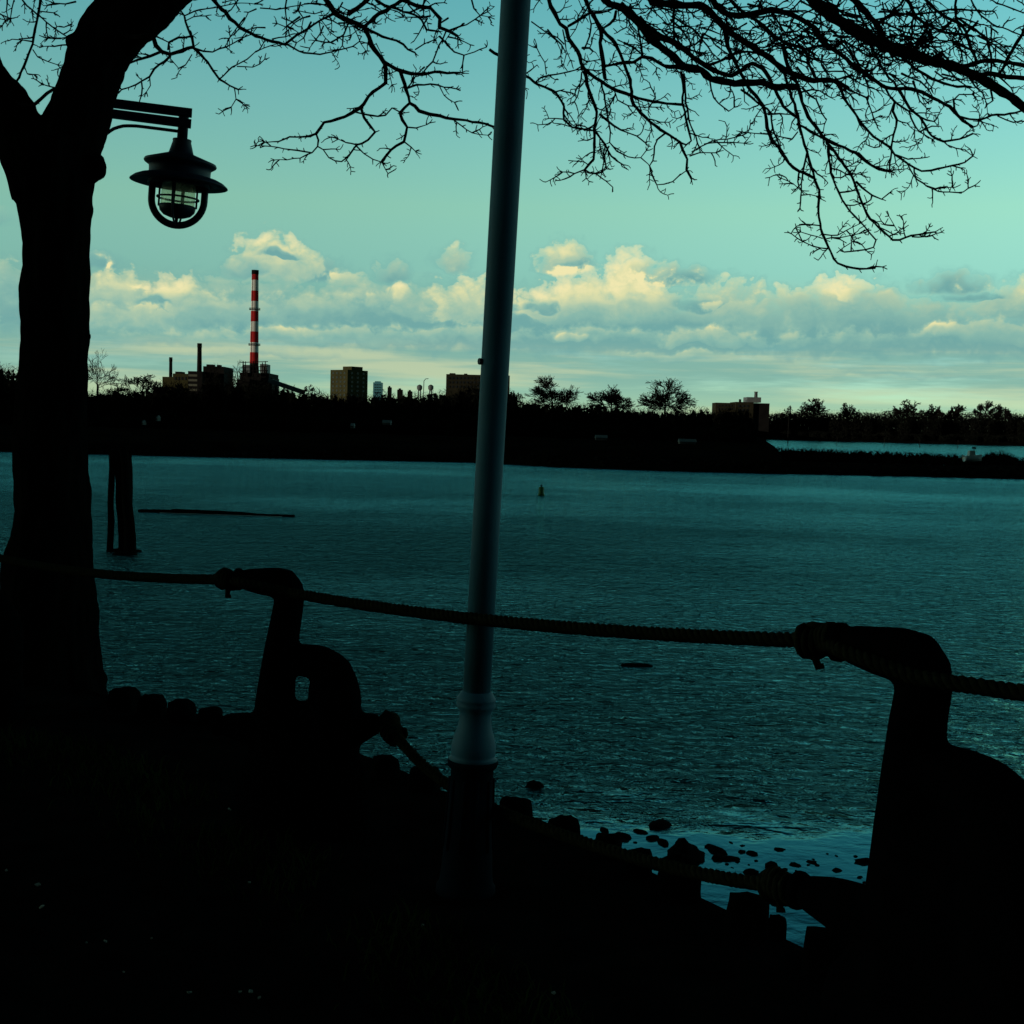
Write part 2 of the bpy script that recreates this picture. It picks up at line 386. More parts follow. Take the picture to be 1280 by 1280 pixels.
# ------------------------------------------------------------------ water, ground, added shade ridge
def grid(name, xs, ys, fz, mats, parent=None, smooth=True):
    b = MB()
    nx, ny = len(xs), len(ys)
    b.add([Vector((x, y, fz(x, y))) for y in ys for x in xs],
          [(j * nx + i, j * nx + i + 1, (j + 1) * nx + i + 1, (j + 1) * nx + i) for j in range(ny - 1) for i in range(nx - 1)])
    return b.build(name, mats, parent, smooth)
def water_mat():
    M = bpy.data.materials.new('river_water'); M.use_nodes = True
    g = G(M.node_tree); g.N.remove(g.N['Principled BSDF'])
    gl = g.N.new('ShaderNodeBsdfGlossy'); gl.inputs['Color'].default_value = (0.26, 0.85, 1.0, 1); gl.inputs['Roughness'].default_value = 0.05
    df = g.N.new('ShaderNodeBsdfDiffuse'); df.inputs['Color'].default_value = (0.002, 0.03, 0.036, 1)
    fr = g.N.new('ShaderNodeFresnel'); fr.inputs['IOR'].default_value = 1.33
    mx = g.N.new('ShaderNodeMixShader'); g.L.new(fr.outputs[0], mx.inputs['Fac']); g.L.new(df.outputs[0], mx.inputs[1]); g.L.new(gl.outputs[0], mx.inputs[2])
    g.L.new(mx.outputs[0], g.N['Material Output'].inputs['Surface'])
    geo = g.N.new('ShaderNodeNewGeometry')
    s3 = g.N.new('ShaderNodeSeparateXYZ'); g.L.new(geo.outputs['Position'], s3.inputs[0])
    x, y = s3.outputs[0], s3.outputs[1]
    p = g.xyz(x, g.op('MULTIPLY', y, 1.25), 0.0)
    h1 = g.op('SUBTRACT', g.noise(p, 0.9, 3, 0.55, 0.3, dim='2D'), 0.5)            # wavelets about a metre long
    h2 = g.op('SUBTRACT', g.noise(p, 3.2, 4, 0.6, 0.5, dim='2D'), 0.5)             # ripples
    h3 = g.op('SUBTRACT', g.noise(p, 0.16, 3, 0.5, 0.0, dim='2D'), 0.5)
    gust = g.sstep(g.noise(g.xyz(g.op('MULTIPLY', x, 0.5), y, 0.0), 0.045, 4, 0.6), 0.35, 0.65, 0.62, 1.28)
    # sheltered shallows under the quay wall lie flat
    edge = g.op('MULTIPLY_ADD', g.noise(p, 0.55, 4, 0.6), 3.4, g.op('MULTIPLY_ADD', x, 0.10, y))
    calm = g.op('MAXIMUM', g.sstep(edge, 18.0, 20.4, 0.03, 1.0), g.sstep(x, 0.6, -2.5, 0.0, 1.0))
    lee = g.sstep(g.op('MULTIPLY_ADD', x, 0.12, y), 28, 120, 1.30, 0.52)   # calmer in the lee of the far bank
    gust = g.op('MULTIPLY', g.op('MULTIPLY', gust, lee), g.sstep(y, 240, 420, 1.0, 0.5))
    hh = g.op('ADD', g.op('MULTIPLY', h1, 0.36), g.op('ADD', g.op('MULTIPLY', h2, 0.125), g.op('MULTIPLY', h3, 0.4)))
    bp = g.N.new('ShaderNodeBump'); bp.inputs['Distance'].default_value = 1.0
    g.L.new(g.op('MULTIPLY', hh, g.op('MULTIPLY', gust, calm)), bp.inputs['Height'])
    bp.inputs['Strength'].default_value = 1.0
    for nd in (gl, df, fr): g.L.new(bp.outputs['Normal'], nd.inputs['Normal'])
    return M
MT['water'] = water_mat()
sx = [-9000, -3000, -1000, -300, -100, -30, 0, 30, 100, 300, 1000, 3000, 9000]
wt = grid('water', sx, [-9000, -2000, -300, -40, 0, 20, 60, 160, 400, 1000, 3000, 9000], lambda x, y: WATER, MT['water'], smooth=False)
tag(wt, kind='structure')
bed = grid('river_bed', [-9000, 0, 9000], [-9000, 0, 9000], lambda x, y: WATER - 2.5, MT['soil'], smooth=False)
tag(bed, kind='structure')

# quay edge, traced where the ground stops against the water
EDGE_PX = [(60, 846), (130, 868), (190, 881), (250, 892), (330, 902), (420, 930), (490, 956), (540, 984), (600, 1004), (660, 1020), (720, 1042),
           (790, 1078), (870, 1118), (940, 1152), (1010, 1186), (1090, 1208), (1180, 1250)]
EDGE = [on(x, y, 0.0).to_2d() for x, y in EDGE_PX]
d0_ = (EDGE[0] - EDGE[2]).normalized(); d1_ = (EDGE[-1] - EDGE[-3]).normalized()
EDGE = [EDGE[0] + d0_ * 60, EDGE[0] + d0_ * 18, EDGE[0] + d0_ * 6, EDGE[0] + d0_ * 2] + EDGE + [EDGE[-1] + d1_ * k for k in (1.0, 3, 8, 25)]
def edge_normal(i):
    a, b = EDGE[max(0, i - 1)], EDGE[min(len(EDGE) - 1, i + 1)]
    t = (b - a).normalized()
    return Vector((t.y, -t.x)) * -1 if Vector((t.y, -t.x)).y < 0 else Vector((t.y, -t.x))   # towards the water
def gz(x, y):
    return 0.025 * mnoise.noise(Vector((x * 0.9, y * 0.9, 0))) + 0.010 * mnoise.noise(Vector((x * 5, y * 5, 3)))
ES = []
for i in range(len(EDGE) - 1):
    n = max(1, int((EDGE[i + 1] - EDGE[i]).length / 0.12)) if 3 <= i < len(EDGE) - 3 else 3
    for k in range(n): ES.append(EDGE[i].lerp(EDGE[i + 1], k / n))
ES.append(EDGE[-1])
def strip(name, offs, fz, material, kind='structure'):
    b = MB(); k = len(ES); vs = []
    for o in offs:
        for i, p in enumerate(ES):
            a, c = ES[max(0, i - 2)], ES[min(k - 1, i + 2)]
            t = (c - a).normalized(); nn = Vector((-t.y, t.x))
            if nn.y < 0 and nn.x < 0: nn = -nn
            q_ = p - nn * o
            vs.append(Vector((q_.x, q_.y, fz(q_.x, q_.y, o))))
    fs = [(j * k + i, j * k + i + 1, (j + 1) * k + i + 1, (j + 1) * k + i) for j in range(len(offs) - 1) for i in range(k - 1)]
    b.add(vs, fs)
    return tag(b.build(name, material, smooth=True), kind=kind)
OUT = Vector((0.75, 0.66)).normalized()   # roughly towards the water
b = MB(); k = len(ES)
# the quay: a soil verge by the edge and the path behind it, one sheet running back from the water
offs = [0, 0.12, 0.25, 0.45, 0.7, 1.0, 1.3, 1.7, 2.2, 2.8, 3.5, 4.5, 6, 9, 14, 25, 60, 200]
vs = []
for o in offs:
    for p in ES:
        q_ = p - OUT * o
        vs.append(Vector((q_.x, q_.y, gz(q_.x, q_.y) - (0.006 * max(0, 1 - o / 0.3)))))
fs = [(j * k + i, j * k + i + 1, (j + 1) * k + i + 1, (j + 1) * k + i) for j in range(len(offs) - 1) for i in range(k - 1)]
b.add(vs, fs, 0)
def ground_mat():
    M = mat('trodden_ground', (0.006, 0.006, 0.0055), 0.95, var=0.5, scale=4, bump=0.012, bscale=45, spec=0.0)
    return M
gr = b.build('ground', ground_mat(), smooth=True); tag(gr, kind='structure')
# the paved path, a sheet just above the ground
def path_strip(name, o0, o1, n, lift, material):
    b = MB(); vs = []
    for j in range(n + 1):
        o = o0 + (o1 - o0) * j / n
        for p in ES:
            q_ = p - OUT * o
            vs.append(Vector((q_.x, q_.y, gz(q_.x, q_.y) + lift)))
    fs = [(j * k + i, j * k + i + 1, (j + 1) * k + i + 1, (j + 1) * k + i) for j in range(n) for i in range(k - 1)]
    b.add(vs, fs)
    return tag(b.build(name, material, smooth=True), kind='structure')
path_strip('path', 1.55, 5.6, 30, 0.012, MT['path'])
# the quay wall under the edge
b = MB(); vs = []
lv = [-0.004, -0.5, -1.2, -2.2, -3.4, -5.5]
for z in lv:
    for i, p in enumerate(ES):
        r = 0.03 * mnoise.noise(Vector((p.x * 2, p.y * 2, z * 2)))
        q_ = p + OUT * (0.004 + r if z < -0.1 else 0.0)
        vs.append(Vector((q_.x, q_.y, z)))
b.add(vs, [(j * k + i, (j + 1) * k + i, (j + 1) * k + i + 1, j * k + i + 1) for j in range(len(lv) - 1) for i in range(k - 1)])
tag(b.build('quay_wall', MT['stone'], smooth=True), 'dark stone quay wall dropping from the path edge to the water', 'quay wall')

# unseen ridge added behind the viewer to throw shade over the quay
def shade_ridge_h(x, y):
    return 1.0 + 80 * min(1, max(0, (-y - 40) / 80)) * (0.85 + 0.3 * mnoise.noise(Vector((x * 0.006, y * 0.006, 0))))
hx = [-1650 + 30 * i for i in range(86)]
hy = [-640 + 20 * i for i in range(32)]
hl = grid('added_shade_ridge', hx, hy, lambda x, y: (shade_ridge_h(x, y) - 3) * min(1, max(0, (y + 640) / 140), max(0, (900 - x) / 90), max(0, (x + 1650) / 90)) - 2.2, MT['shade_ridge'])
tag(hl, kind='structure')

# grass verge: blades along the line where path meets soil
def grass_strip():
    b = MB(); rng = random.Random(3)
    for _ in range(7000):
        i = rng.randrange(4, k - 2)
        p = ES[i].lerp(ES[i + 1], rng.random()) - OUT * (0.95 + abs(rng.gauss(0, 0.20)) + 0.25 * rng.random())
        if mnoise.noise(Vector((p.x * 1.2, p.y * 1.2, 7))) < -0.28: continue
        z = gz(p.x, p.y) - 0.01
        h = rng.uniform(0.03, 0.085); a = rng.random() * 6.28; wd = rng.uniform(0.003, 0.006)
        l = Vector((math.cos(a), math.sin(a), 0)); s_ = Vector((-l.y, l.x, 0)) * wd
        c = Vector((p.x, p.y, z)); mdp = c + l * h * 0.25 + Vector((0, 0, h * 0.7)); tp = c + l * h * 0.7 + Vector((0, 0, h))
        b.add([c - s_, c + s_, mdp + s_ * 0.7, mdp - s_ * 0.7, tp], [(0, 1, 2, 3), (3, 2, 4)])
    return tag(b.build('grass', MT['grass']), kind='stuff')
grass_strip()

# ------------------------------------------------------------------ stones along the quay edge
def stone_mesh(sx_, sy_, sz_, seed, material, name, rough=0.10, sub=3, box=0.55):
    bm = bmesh.new(); bmesh.ops.create_icosphere(bm, subdivisions=sub, radius=1.0)
    for v in bm.verts:
        n = v.co.copy()
        mx = max(abs(n.x), abs(n.y), abs(n.z))
        n = n.lerp(n / mx, box)                                  # towards a rounded block
        r = 1 + rough * mnoise.noise(n * 1.6 + Vector((seed * 3.1, 0, 0))) + rough * 0.5 * mnoise.noise(n * 4 + Vector((0, seed * 2.3, 0)))
        v.co = Vector((n.x * sx_ * r, n.y * sy_ * r, n.z * sz_ * r))
    me = bpy.data.meshes.new(name); bm.to_mesh(me); bm.free()
    me.materials.append(material)
    me.polygons.foreach_set('use_smooth', [True] * len(me.polygons))
    return me
BLOCKS = [  # left, right, top, bottom in the photograph, and what tells it apart
    (137, 172, 861, 888, 'dark stone block on the quay edge beside the tree trunk'),
    (174, 206, 870, 896, 'dark stone block on the quay edge, second along from the tree trunk'),
    (213, 242, 876, 902, 'square topped stone block on the quay edge, third along from the tree trunk'),
    (248, 278, 886, 906, 'low stone block on the quay edge, fourth along from the tree trunk'),
    (424, 446, 931, 958, 'dark stone block under the right flank of the farther iron bollard'),
    (465, 498, 946, 972, 'stone block midway between the farther iron bollard and the lamp pole'),
    (512, 549, 960, 990, 'square stone block just left of the lamp pole'),
    (624, 664, 998, 1026, 'square stone block just right of the lamp pole'),
    (684, 724, 1023, 1046, 'low flat stone block on the edge, second right of the lamp pole'),
    (826, 873, 1072, 1124, 'tall stone block under the lower rope, with water beyond its right side'),
    (906, 961, 1120, 1164, 'broad stone block with rounded top, left of the nearer bollard and its rope knot'),
    (960, 982, 1145, 1170, 'smallest stone on the edge, squeezed beside the broad rounded block'),
    (1002, 1060, 1163, 1216, 'large rounded stone block close under the lower horn of the nearer bollard'),
    (1075, 1107, 1178, 1222, 'small square stone block at the foot of the nearer bollard'),
    (286, 318, 893, 912, 'low stone block on the edge close left of the farther bollard'),
    (742, 776, 1044, 1072, 'dark low stone block under the lower rope, third right of the lamp pole'),
    (782, 815, 1062, 1094, 'stone block where the lower rope crosses the edge, left of the tall block'),
]
for i, (x0, x1, y0, y1, lab) in enumerate(BLOCKS):
    c = on((x0 + x1) / 2, y1 - 2, 0.0)
    wd = m(x1 - x0, c.y) / 2; hh = m(y1 - y0, c.y)
    rr = random.Random(i)
    me = stone_mesh(wd * 1.02, wd * rr.uniform(0.8, 1.1), (hh + 0.10) / 2, i + 1, MT['stone'], 'edge_stone', box=0.72, rough=0.09)
    o = bpy.data.objects.new('edge_stone', me); col.objects.link(o)
    o.location = (c.x, c.y, hh / 2 - 0.05)
    o.rotation_euler = (rr.uniform(-.05, .05), rr.uniform(-.05, .05), rr.uniform(-.35, .35))
    tag(o, lab, 'stone', 'stone blocks along the quay edge')

# rocks in the shallows
ROCKS = [(777, 1046, 8), (816, 1048, 6), (829, 1054, 6), (825, 1031, 12), (896, 1064, 8), (898, 1073, 8), (911, 1074, 6), (927, 1065, 4), (940, 1067, 5), (964, 1083, 8),
         (939, 1091, 7), (974, 1062, 4), (994, 1081, 4), (1015, 1078, 4), (1080, 1077, 7), (888, 1059, 5), (971, 1128, 8), (981, 1087, 3), (922, 1077, 3), (755, 1038, 5), (800, 1040, 5), (1046, 1088, 4), (668, 983, 9)]
for i, (x, y, r) in enumerate(ROCKS):
    c = on(x, y, WATER); s_ = m(r, c.y)
    rr = random.Random(50 + i)
    o = bpy.data.objects.new('rock', stone_mesh(s_ * 1.05, s_ * rr.uniform(1.2, 2.2), s_ * (0.3 if i == 3 else 0.62), i + 40, MT['rock'], 'rock', rough=0.36, sub=2, box=0.25))
    col.objects.link(o); o.location = (c.x, c.y, WATER + s_ * 0.05); o.rotation_euler = (0, 0, rr.random() * 3)
    if i == 22: tag(o, 'lone dark rock breaking the rippled water right of the lamp pole', 'rock', 'rocks in the shallows')
    elif i == 16: tag(o, 'dark rock close under the lower rope knot, between two edge stones', 'rock', 'rocks in the shallows')
    elif i == 14: tag(o, 'dark rock in the calm shallows right beside the nearer bollard', 'rock', 'rocks in the shallows')
    elif i == 3: tag(o, 'flat dark rock farthest out where the ripples meet the calm shallows', 'rock', 'rocks in the shallows')
    else: tag(o, 'small dark rock among others in the calm pale shallows beyond the quay edge', 'rock', 'rocks in the shallows')
rr = random.Random(77)
for _ in range(42):
    x = rr.uniform(745, 1085); y = 1033 + (x - 745) * 0.10 + rr.uniform(2, 34) ** 1.05
    if abs(x - 857) < 30 and y < 1078: continue
    c = on(x, y, WATER); s_ = m(rr.uniform(1.2, 3.4), c.y)
    o = bpy.data.objects.new('rock', stone_mesh(s_, s_ * rr.uniform(1.0, 2.4), s_ * 0.6, _ + 140, MT['rock'], 'rock', rough=0.4, sub=1, box=0.2))
    col.objects.link(o); o.location = (c.x, c.y, WATER + s_ * 0.05); o.rotation_euler = (0, 0, rr.random() * 3)
    tag(o, 'small dark rock among others in the calm pale shallows beyond the quay edge', 'rock', 'rocks in the shallows')
c = on(857, 1068, WATER); s_ = m(24, c.y)
o = bpy.data.objects.new('rock', stone_mesh(s_ * 1.0, s_ * 1.5, s_ * 0.35, 99, MT['rock'], 'rock', rough=0.3, sub=3, box=0.1)); col.objects.link(o)
o.location = (c.x, c.y, WATER); tag(o, 'largest dark rock in the shallows, wide and pointed, above the lower rope', 'rock', 'rocks in the shallows')
hump = bpy.data.objects.new('crest', stone_mesh(s_ * 0.5, s_ * 0.6, s_ * 0.55, 98, MT['rock'], 'crest', rough=0.25, sub=2, box=0.2)); col.objects.link(hump)
hump.parent = o; hump.location = (-s_ * 0.12, 0, s_ * 0.25)

# pale flecks of litter on the dark path
FLECKS = [(8, 1097, 3), (47, 1116, 5), (53, 1141, 4), (131, 1186, 3), (108, 1187, 2), (286, 1018, 3), (312, 1110, 3), (237, 1253, 4), (313, 1252, 4), (324, 1258, 3), (693, 1251, 4), (745, 1060, 3), (154, 1226, 2), (528, 1165, 3), (190, 1180, 2), (300, 1253, 3)]
for i, (x, y, r) in enumerate(FLECKS):
    c = on(x, y, 0.0); s_ = m(r, c.y); rr = random.Random(200 + i)
    b = MB(); n = 7
    ring = [(s_ * rr.uniform(0.5, 1.0) * math.cos(6.28 * j / n), s_ * rr.uniform(0.5, 1.0) * math.sin(6.28 * j / n)) for j in range(n)]
    top = [Vector((p, w_, 0.004 + s_ * rr.uniform(0, 0.5))) for p, w_ in ring]; bot = [Vector((p.x, p.y, p.z - 0.004)) for p in top]
    b.add(top + bot, [tuple(range(n)), tuple(range(2 * n - 1, n - 1, -1))] + [(j, n + j, n + (j + 1) % n, (j + 1) % n) for j in range(n)])
    o = b.build('litter_scrap', MT['paper']); o.location = (c.x, c.y, gz(c.x, c.y) + 0.02); o.rotation_euler = (rr.uniform(-.4, .4), rr.uniform(-.4, .4), rr.random() * 6)
    tag(o, 'tiny pale scrap of litter lying on the dark path', 'litter', 'pale scraps of litter on the path')

# ------------------------------------------------------------------ iron bollards with ropes
B1 = Vector((1.105, 3.55)); B2 = Vector((-0.945, 5.60)); U = (Vector((-0.99, 5.60)) - B1).normalized(); B3 = B2 + U * (B2 - B1).length
U3 = Vector((U.x, U.y, 0))
def make_bollard(eye):
    root = empty('iron_bollard', 'x', 'bollard', 'black iron bollards along the quay')
    def P(u, z, s_=0.0): return Vector((U.x * u - U.y * s_, U.y * u + U.x * s_, z))
    def sm(pts, n): # (u, z, r) through a spline
        q_ = spline([(a * 10, b_ * 10, c_ * 10) for a, b_, c_ in pts], 0.25)
        return [P(a / 10, b_ / 10) for a, b_, c_ in q_], [c_ / 10 for a, b_, c_ in q_]
    b = MB()
    # stem, bending over into the upper horn
    k0 = 1.0 if eye else 0.35
    stem = [(0.075 * k0, -0.30, .140), (0.070 * k0, 0.10, .128), (0.062 * k0, 0.35, .112), (0.046 * k0, 0.60, .096), (0.022 * k0, 0.82, .084), (-0.003, 0.98, .077), (-0.014, 1.06, .075), (-0.012, 1.118, .075), (0.008, 1.146, .076), (0.05, 1.150, .076), (0.12, 1.153, .069), (0.19, 1.158, .057), (0.235, 1.161, .047)]
    p_, r_ = sm(stem, 12); b.tube(p_, r_, 20)
    # arched flank with the small open eye under it
    if eye: arch = [(0.02, 0.745, .075), (-0.08, 0.765, .080), (-0.165, 0.755, .090), (-0.230, 0.70, .112), (-0.250, 0.60, .132), (-0.252, 0.48, .134), (-0.255, 0.3, .125), (-0.24, 0.10, .14), (-0.24, -0.3, .15)]
    else: arch = [(0.02, 0.83, .075), (-0.10, 0.845, .085), (-0.19, 0.82, .10), (-0.262, 0.74, .125), (-0.298, 0.60, .150), (-0.302, 0.45, .158), (-0.285, 0.28, .16), (-0.25, 0.10, .16), (-0.24, -0.3, .16)]
    p_, r_ = sm(arch, 12); b.tube(p_, r_, 20)
    for z, rr in (((0.46, .10), (0.34, .13), (0.22, .15)) if eye else ((0.66, .10), (0.54, .12), (0.40, .13), (0.28, .15), (0.16, .16))):
        b.tube([P(0.03, z), P(-0.12, z), P(-0.27, z)], [rr] * 3, 16)
    if eye:
        lug = [(-0.25, 0.40, .10), (-0.36, 0.43, .085), (-0.44, 0.455, .060), (-0.48, 0.46, .048)]
        p_, r_ = sm(lug, 12); b.tube(p_, r_, 16)
    # lower horn
    low = [(0.03, 0.36, .11), (0.12, 0.395, .095), (0.22, 0.415, .075), (0.30, 0.42, .056), (0.335, 0.42, .045)]
    p_, r_ = sm(low, 12); b.tube(p_, r_, 18)
    # solid foot
    for (u, z, a, c_, h) in ((-0.10, 0.16, 0.34, 0.15, 0.30),):
        n = 28; prof = [(1.0, -0.30), (1.0, h * 0.55), (0.93, h * 0.85), (0.80, h)]
        vs = []
        for r, zz in prof:
            for j in range(n):
                t = 6.2832 * j / n
                ct, st = math.cos(t), math.sin(t)
                vs.append(P(u + a * r * abs(ct) ** 0.8 * (1 if ct > 0 else -1), zz, c_ * r * abs(st) ** 0.8 * (1 if st > 0 else -1)))
        fs = [(i * n + j, i * n + (j + 1) % n, (i + 1) * n + (j + 1) % n, (i + 1) * n + j) for i in range(len(prof) - 1) for j in range(n)]
        fs += [tuple(range(n - 1, -1, -1)), tuple((len(prof) - 1) * n + j for j in range(n))]
        b.add(vs, fs)
    body = b.build('body', MT['iron'], root)
    body.parent = None
    modify(body, 'REMESH', mode='VOXEL', voxel_size=0.012, use_smooth_shade=True)
    modify(body, 'SMOOTH', factor=0.5, iterations=8)
    smooth_all(body); body.parent = root
    for z, u0 in ((1.160, 0.225), (0.42, 0.325)):
        cb = MB(); cb.tube([P(u0, z), P(u0 + 0.012, z), P(u0 + 0.03, z), P(u0 + 0.036, z)], [0.050, 0.056, 0.056, 0.046], 16)
        cb.build('horn_collar', MT['iron'], root, True)
    return root
def copy_tree(o, parent=None):
    c = o.copy(); col.objects.link(c); c.parent = parent
    for ch in list(o.children): copy_tree(ch, c)
    return c
bol = make_bollard(True); solid = make_bollard(False)
spots = [(B1, 0.0, 'nearest black iron bollard, cut off by the right edge, with rope on its horn'),
         (B2, 0.08, 'black iron bollard with open arched flank between tree and lamp pole'),
         (B3, 0.0, 'farthest black iron bollard, mostly hidden behind the tree trunk at left')]
BZ = [s_[1] for s_ in spots]; BS = [1.0, 0.85, 0.85]; BA = [0.0, R(40), 0.0]      # each turned a little along the bend of the quay
for i, (p, z, lab) in enumerate(spots):
    o = solid if i == 0 else bol if i == 1 else copy_tree(bol)
    o.location = (p.x, p.y, z); o.scale = (BS[i],) * 3; o.rotation_euler = (0, 0, BA[i]); o['label'] = lab; o['group'] = 'black iron bollards along the quay'; o['category'] = 'bollard'
B4 = B1 - U * (B2 - B1).length                      # next one, out of the picture at right

def rope_mesh(pts, r, name, material, parent=None, lay=0.075):
    """three strands twisted along the path"""
    # resample evenly
    ds = [0.0]
    for a, b_ in zip(pts, pts[1:]): ds.append(ds[-1] + (b_ - a).length)
    L_ = ds[-1]; n = max(8, int(L_ / 0.011)); res = []; j = 0
    for i in range(n + 1):
        d = L_ * i / n
        while j < len(ds) - 2 and ds[j + 1] < d: j += 1
        t = (d - ds[j]) / max(1e-9, ds[j + 1] - ds[j]); res.append(pts[j].lerp(pts[j + 1], t))
    b = MB()
    rs = r * 0.56; ro = r * 0.50
    rng = random.Random(1)
    for s_ in range(3):
        line = []
        for i, p in enumerate(res):
            t = (res[min(i + 1, n)] - res[max(i - 1, 0)]).normalized()
            a = t.cross(Vector((0, 0, 1))).normalized(); c_ = t.cross(a)
            w_ = 2 * math.pi * (L_ * i / n / lay / 3 * 3 + s_ / 3)
            line.append(p + a * math.cos(w_) * ro + c_ * math.sin(w_) * ro)
        b.tube(line, [rs * (1 + 0.05 * mnoise.noise(p * 30)) for p in line], 7)
    for _ in range(int(L_ * 90)):                       # loose fibres
        i = rng.randrange(1, n); p = res[i]
        dirv = Vector((rng.gauss(0, 1), rng.gauss(0, 1), rng.gauss(0, 1))).normalized()
        q0 = p + dirv * r * 0.95; q1 = q0 + (dirv + Vector((rng.gauss(0, .8), rng.gauss(0, .8), rng.gauss(0, .8)))).normalized() * rng.uniform(0.008, 0.025)
        s2 = dirv.orthogonal().normalized() * 0.0009
        b.add([q0 - s2, q0 + s2, q1], [(0, 1, 2)])
    return b.build(name, material, parent, True)
def knot(c, t, material, name, parent, r=0.034, seed=0):
    """turns of lashing round the rope's end"""
    b = MB(); t = t.normalized(); a = t.orthogonal().normalized(); c_ = t.cross(a); rng = random.Random(seed)
    pts = []
    for i in range(90):
        w_ = i / 90 * 2 * math.pi * 6
        d = (i / 90 - 0.5) * 0.105
        rr = r * (1.0 + 0.25 * math.sin(i * 0.35) + 0.12 * rng.random())
        pts.append(c + t * d + a * math.cos(w_) * rr + c_ * math.sin(w_) * rr)
    b.tube(pts, 0.013, 6)
    b.tube([c - t * 0.06, c + t * 0.06], r * 0.9, 10)
    # a dangling tail and a sprung loop
    tail = [c + a * r, c + Vector((0.0, 0.0, -0.045)) + a * 0.01, c + Vector((0.005, 0.0, -0.075)), c + Vector((0.02, 0.0, -0.072))]
    b.tube(tail, [0.013, 0.012, 0.012, 0.009], 6)
    b.tube([c + t * 0.05 + Vector((0, 0, r)), c + t * 0.02 + Vector((0, 0, r + 0.012)), c - t * 0.02 + Vector((0, 0, r + 0.006))], 0.011, 6)
    return b.build(name, material, parent, True)
def v3(p, z): return Vector((p.x, p.y, z))
SIDE = Vector((U.y, -U.x, 0)) if Vector((U.y, -U.x)).y < 0 else Vector((-U.y, U.x, 0))     # towards the viewer
def rope_span(A, zA, ka, aa, Bp, zb, kb, ab, sag, label, upper):
    """from the horn of post A to the flank of the next post B and along it; ka, kb are the posts' sizes"""
    pts = []
    if upper: hu, hz, su, sz, off = 0.285, 1.158, -0.04, 1.112, 0.086
    else: hu, hz, su, sz, off = 0.385, 0.42, -0.53, 0.462, 0.02
    rA, rB = Matrix.Rotation(aa, 3, 'Z'), Matrix.Rotation(ab, 3, 'Z')
    Ua, Ub, Sb = rA @ U3, rB @ U3, rB @ SIDE
    a = v3(A, zA + hz * ka) + Ua * hu * ka
    e = v3(Bp, zb + sz * kb) + Ub * su * kb + Sb * off * kb
    if upper: ends = [e] + [v3(Bp, zb + z * kb) + (Ub * u + Sb * o_) * kb for u, z, o_ in ((0.10, 1.138, 0.090), (0.2, 1.150, 0.070), (0.26, 1.158, 0.03))]
    else: ends = [e, v3(Bp, zb + 0.46 * kb) + (Ub * -0.34 + Sb * 0.03) * kb]
    n = 40
    for i in range(n):
        t = i / n; p = a.lerp(e, t); p.z -= sag * 4 * t * (1 - t) + (0.0 if upper else 0.24 * math.sin(math.pi * t) * t ** 4); pts.append(p)
    pts += ends
    q_ = spline([tuple(p) for p in pts], 0.05)
    root = rope_mesh([Vector(p) for p in q_], 0.0225, 'rope', MT['rope'])
    tag(root, label, 'rope', 'ropes strung between the bollards')
    t0 = (pts[1] - pts[0]).normalized()
    knot(pts[0] + t0 * 0.03, t0, MT['rope'], 'lashing', root, r=0.034 * ka, seed=int(zA * 100) + upper)
    if not upper: knot(e - (e - pts[n - 2]).normalized() * 0.02, (e - pts[n - 2]).normalized(), MT['rope'], 'lashing', root, r=0.034, seed=5)
    return root
rope_span(B1, BZ[0], 1, 0, B2, BZ[1], .85, BA[1], 0.035, 'long upper rope sagging across the lamp pole between the two visible bollards', True)
rope_span(B2, BZ[1], .85, BA[1], B3, BZ[2], .85, 0, 0.04, 'upper rope running from the farther bollard past the tree trunk', True)
rope_span(B4, 0.06, 1, 0, B1, BZ[0], 1, 0, 0.02, 'short length of upper rope leaving the picture right of the nearer bollard', True)
rope_span(B1, BZ[0], 1, 0, B2, BZ[1], .85, BA[1], 0.13, 'lower rope slung low over the edge stones left of the nearer bollard', False)
# ------------------------------------------------------------------ street lamps
LEAN = math.tan(R(1.9))
def Lean(base):
    """local frame that leans a little to the right"""
    ax = Vector((LEAN, 0, 1)).normalized()
    x = Vector((1, 0, -LEAN)).normalized()
    y = ax.cross(x)
    return Matrix.Translation(base) @ Matrix((x, y, ax)).transposed().to_4x4()
# near pole: base ring on the ground at (582, 1108), shaft straight up out of the picture
pb = on(582, 1110, 0.0); YP = pb.y
pole = empty('street_lamp', 'tall blue grey painted lamp pole with stepped ornamental base by the rope', 'lamp post', 'lamp posts on the quay')
M = Lean(pb)
def hz_of(y0, x0=600):
    p = at(x0, y0, YP); return (p - pb).dot(M.col[2].to_3d())
s = YP / F
base_prof = []
for y_, hw in ((1118, 38), (1108, 38), (1104, 35), (1096, 33.5), (1085, 32.5), (1060, 31), (1030, 29), (985, 27.5), (962, 27), (958, 31), (953, 32.5), (949, 31.5), (946, 27), (942, 28), (936, 28.5), (931, 28), (922, 26), (912, 22.5), (902, 20.5), (893, 20), (888, 21), (884, 24.5), (880, 25), (877, 24), (875.5, 25), (873, 25), (871, 23), (866, 20.5), (864, 18)):
    base_prof.append((hw * s * 1.0, hz_of(y_)))
cut = 11
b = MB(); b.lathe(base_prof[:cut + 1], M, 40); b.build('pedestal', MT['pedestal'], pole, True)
b = MB(); b.lathe(base_prof[cut:], M, 40); b.build('pole_base', MT['pole'], pole, True)
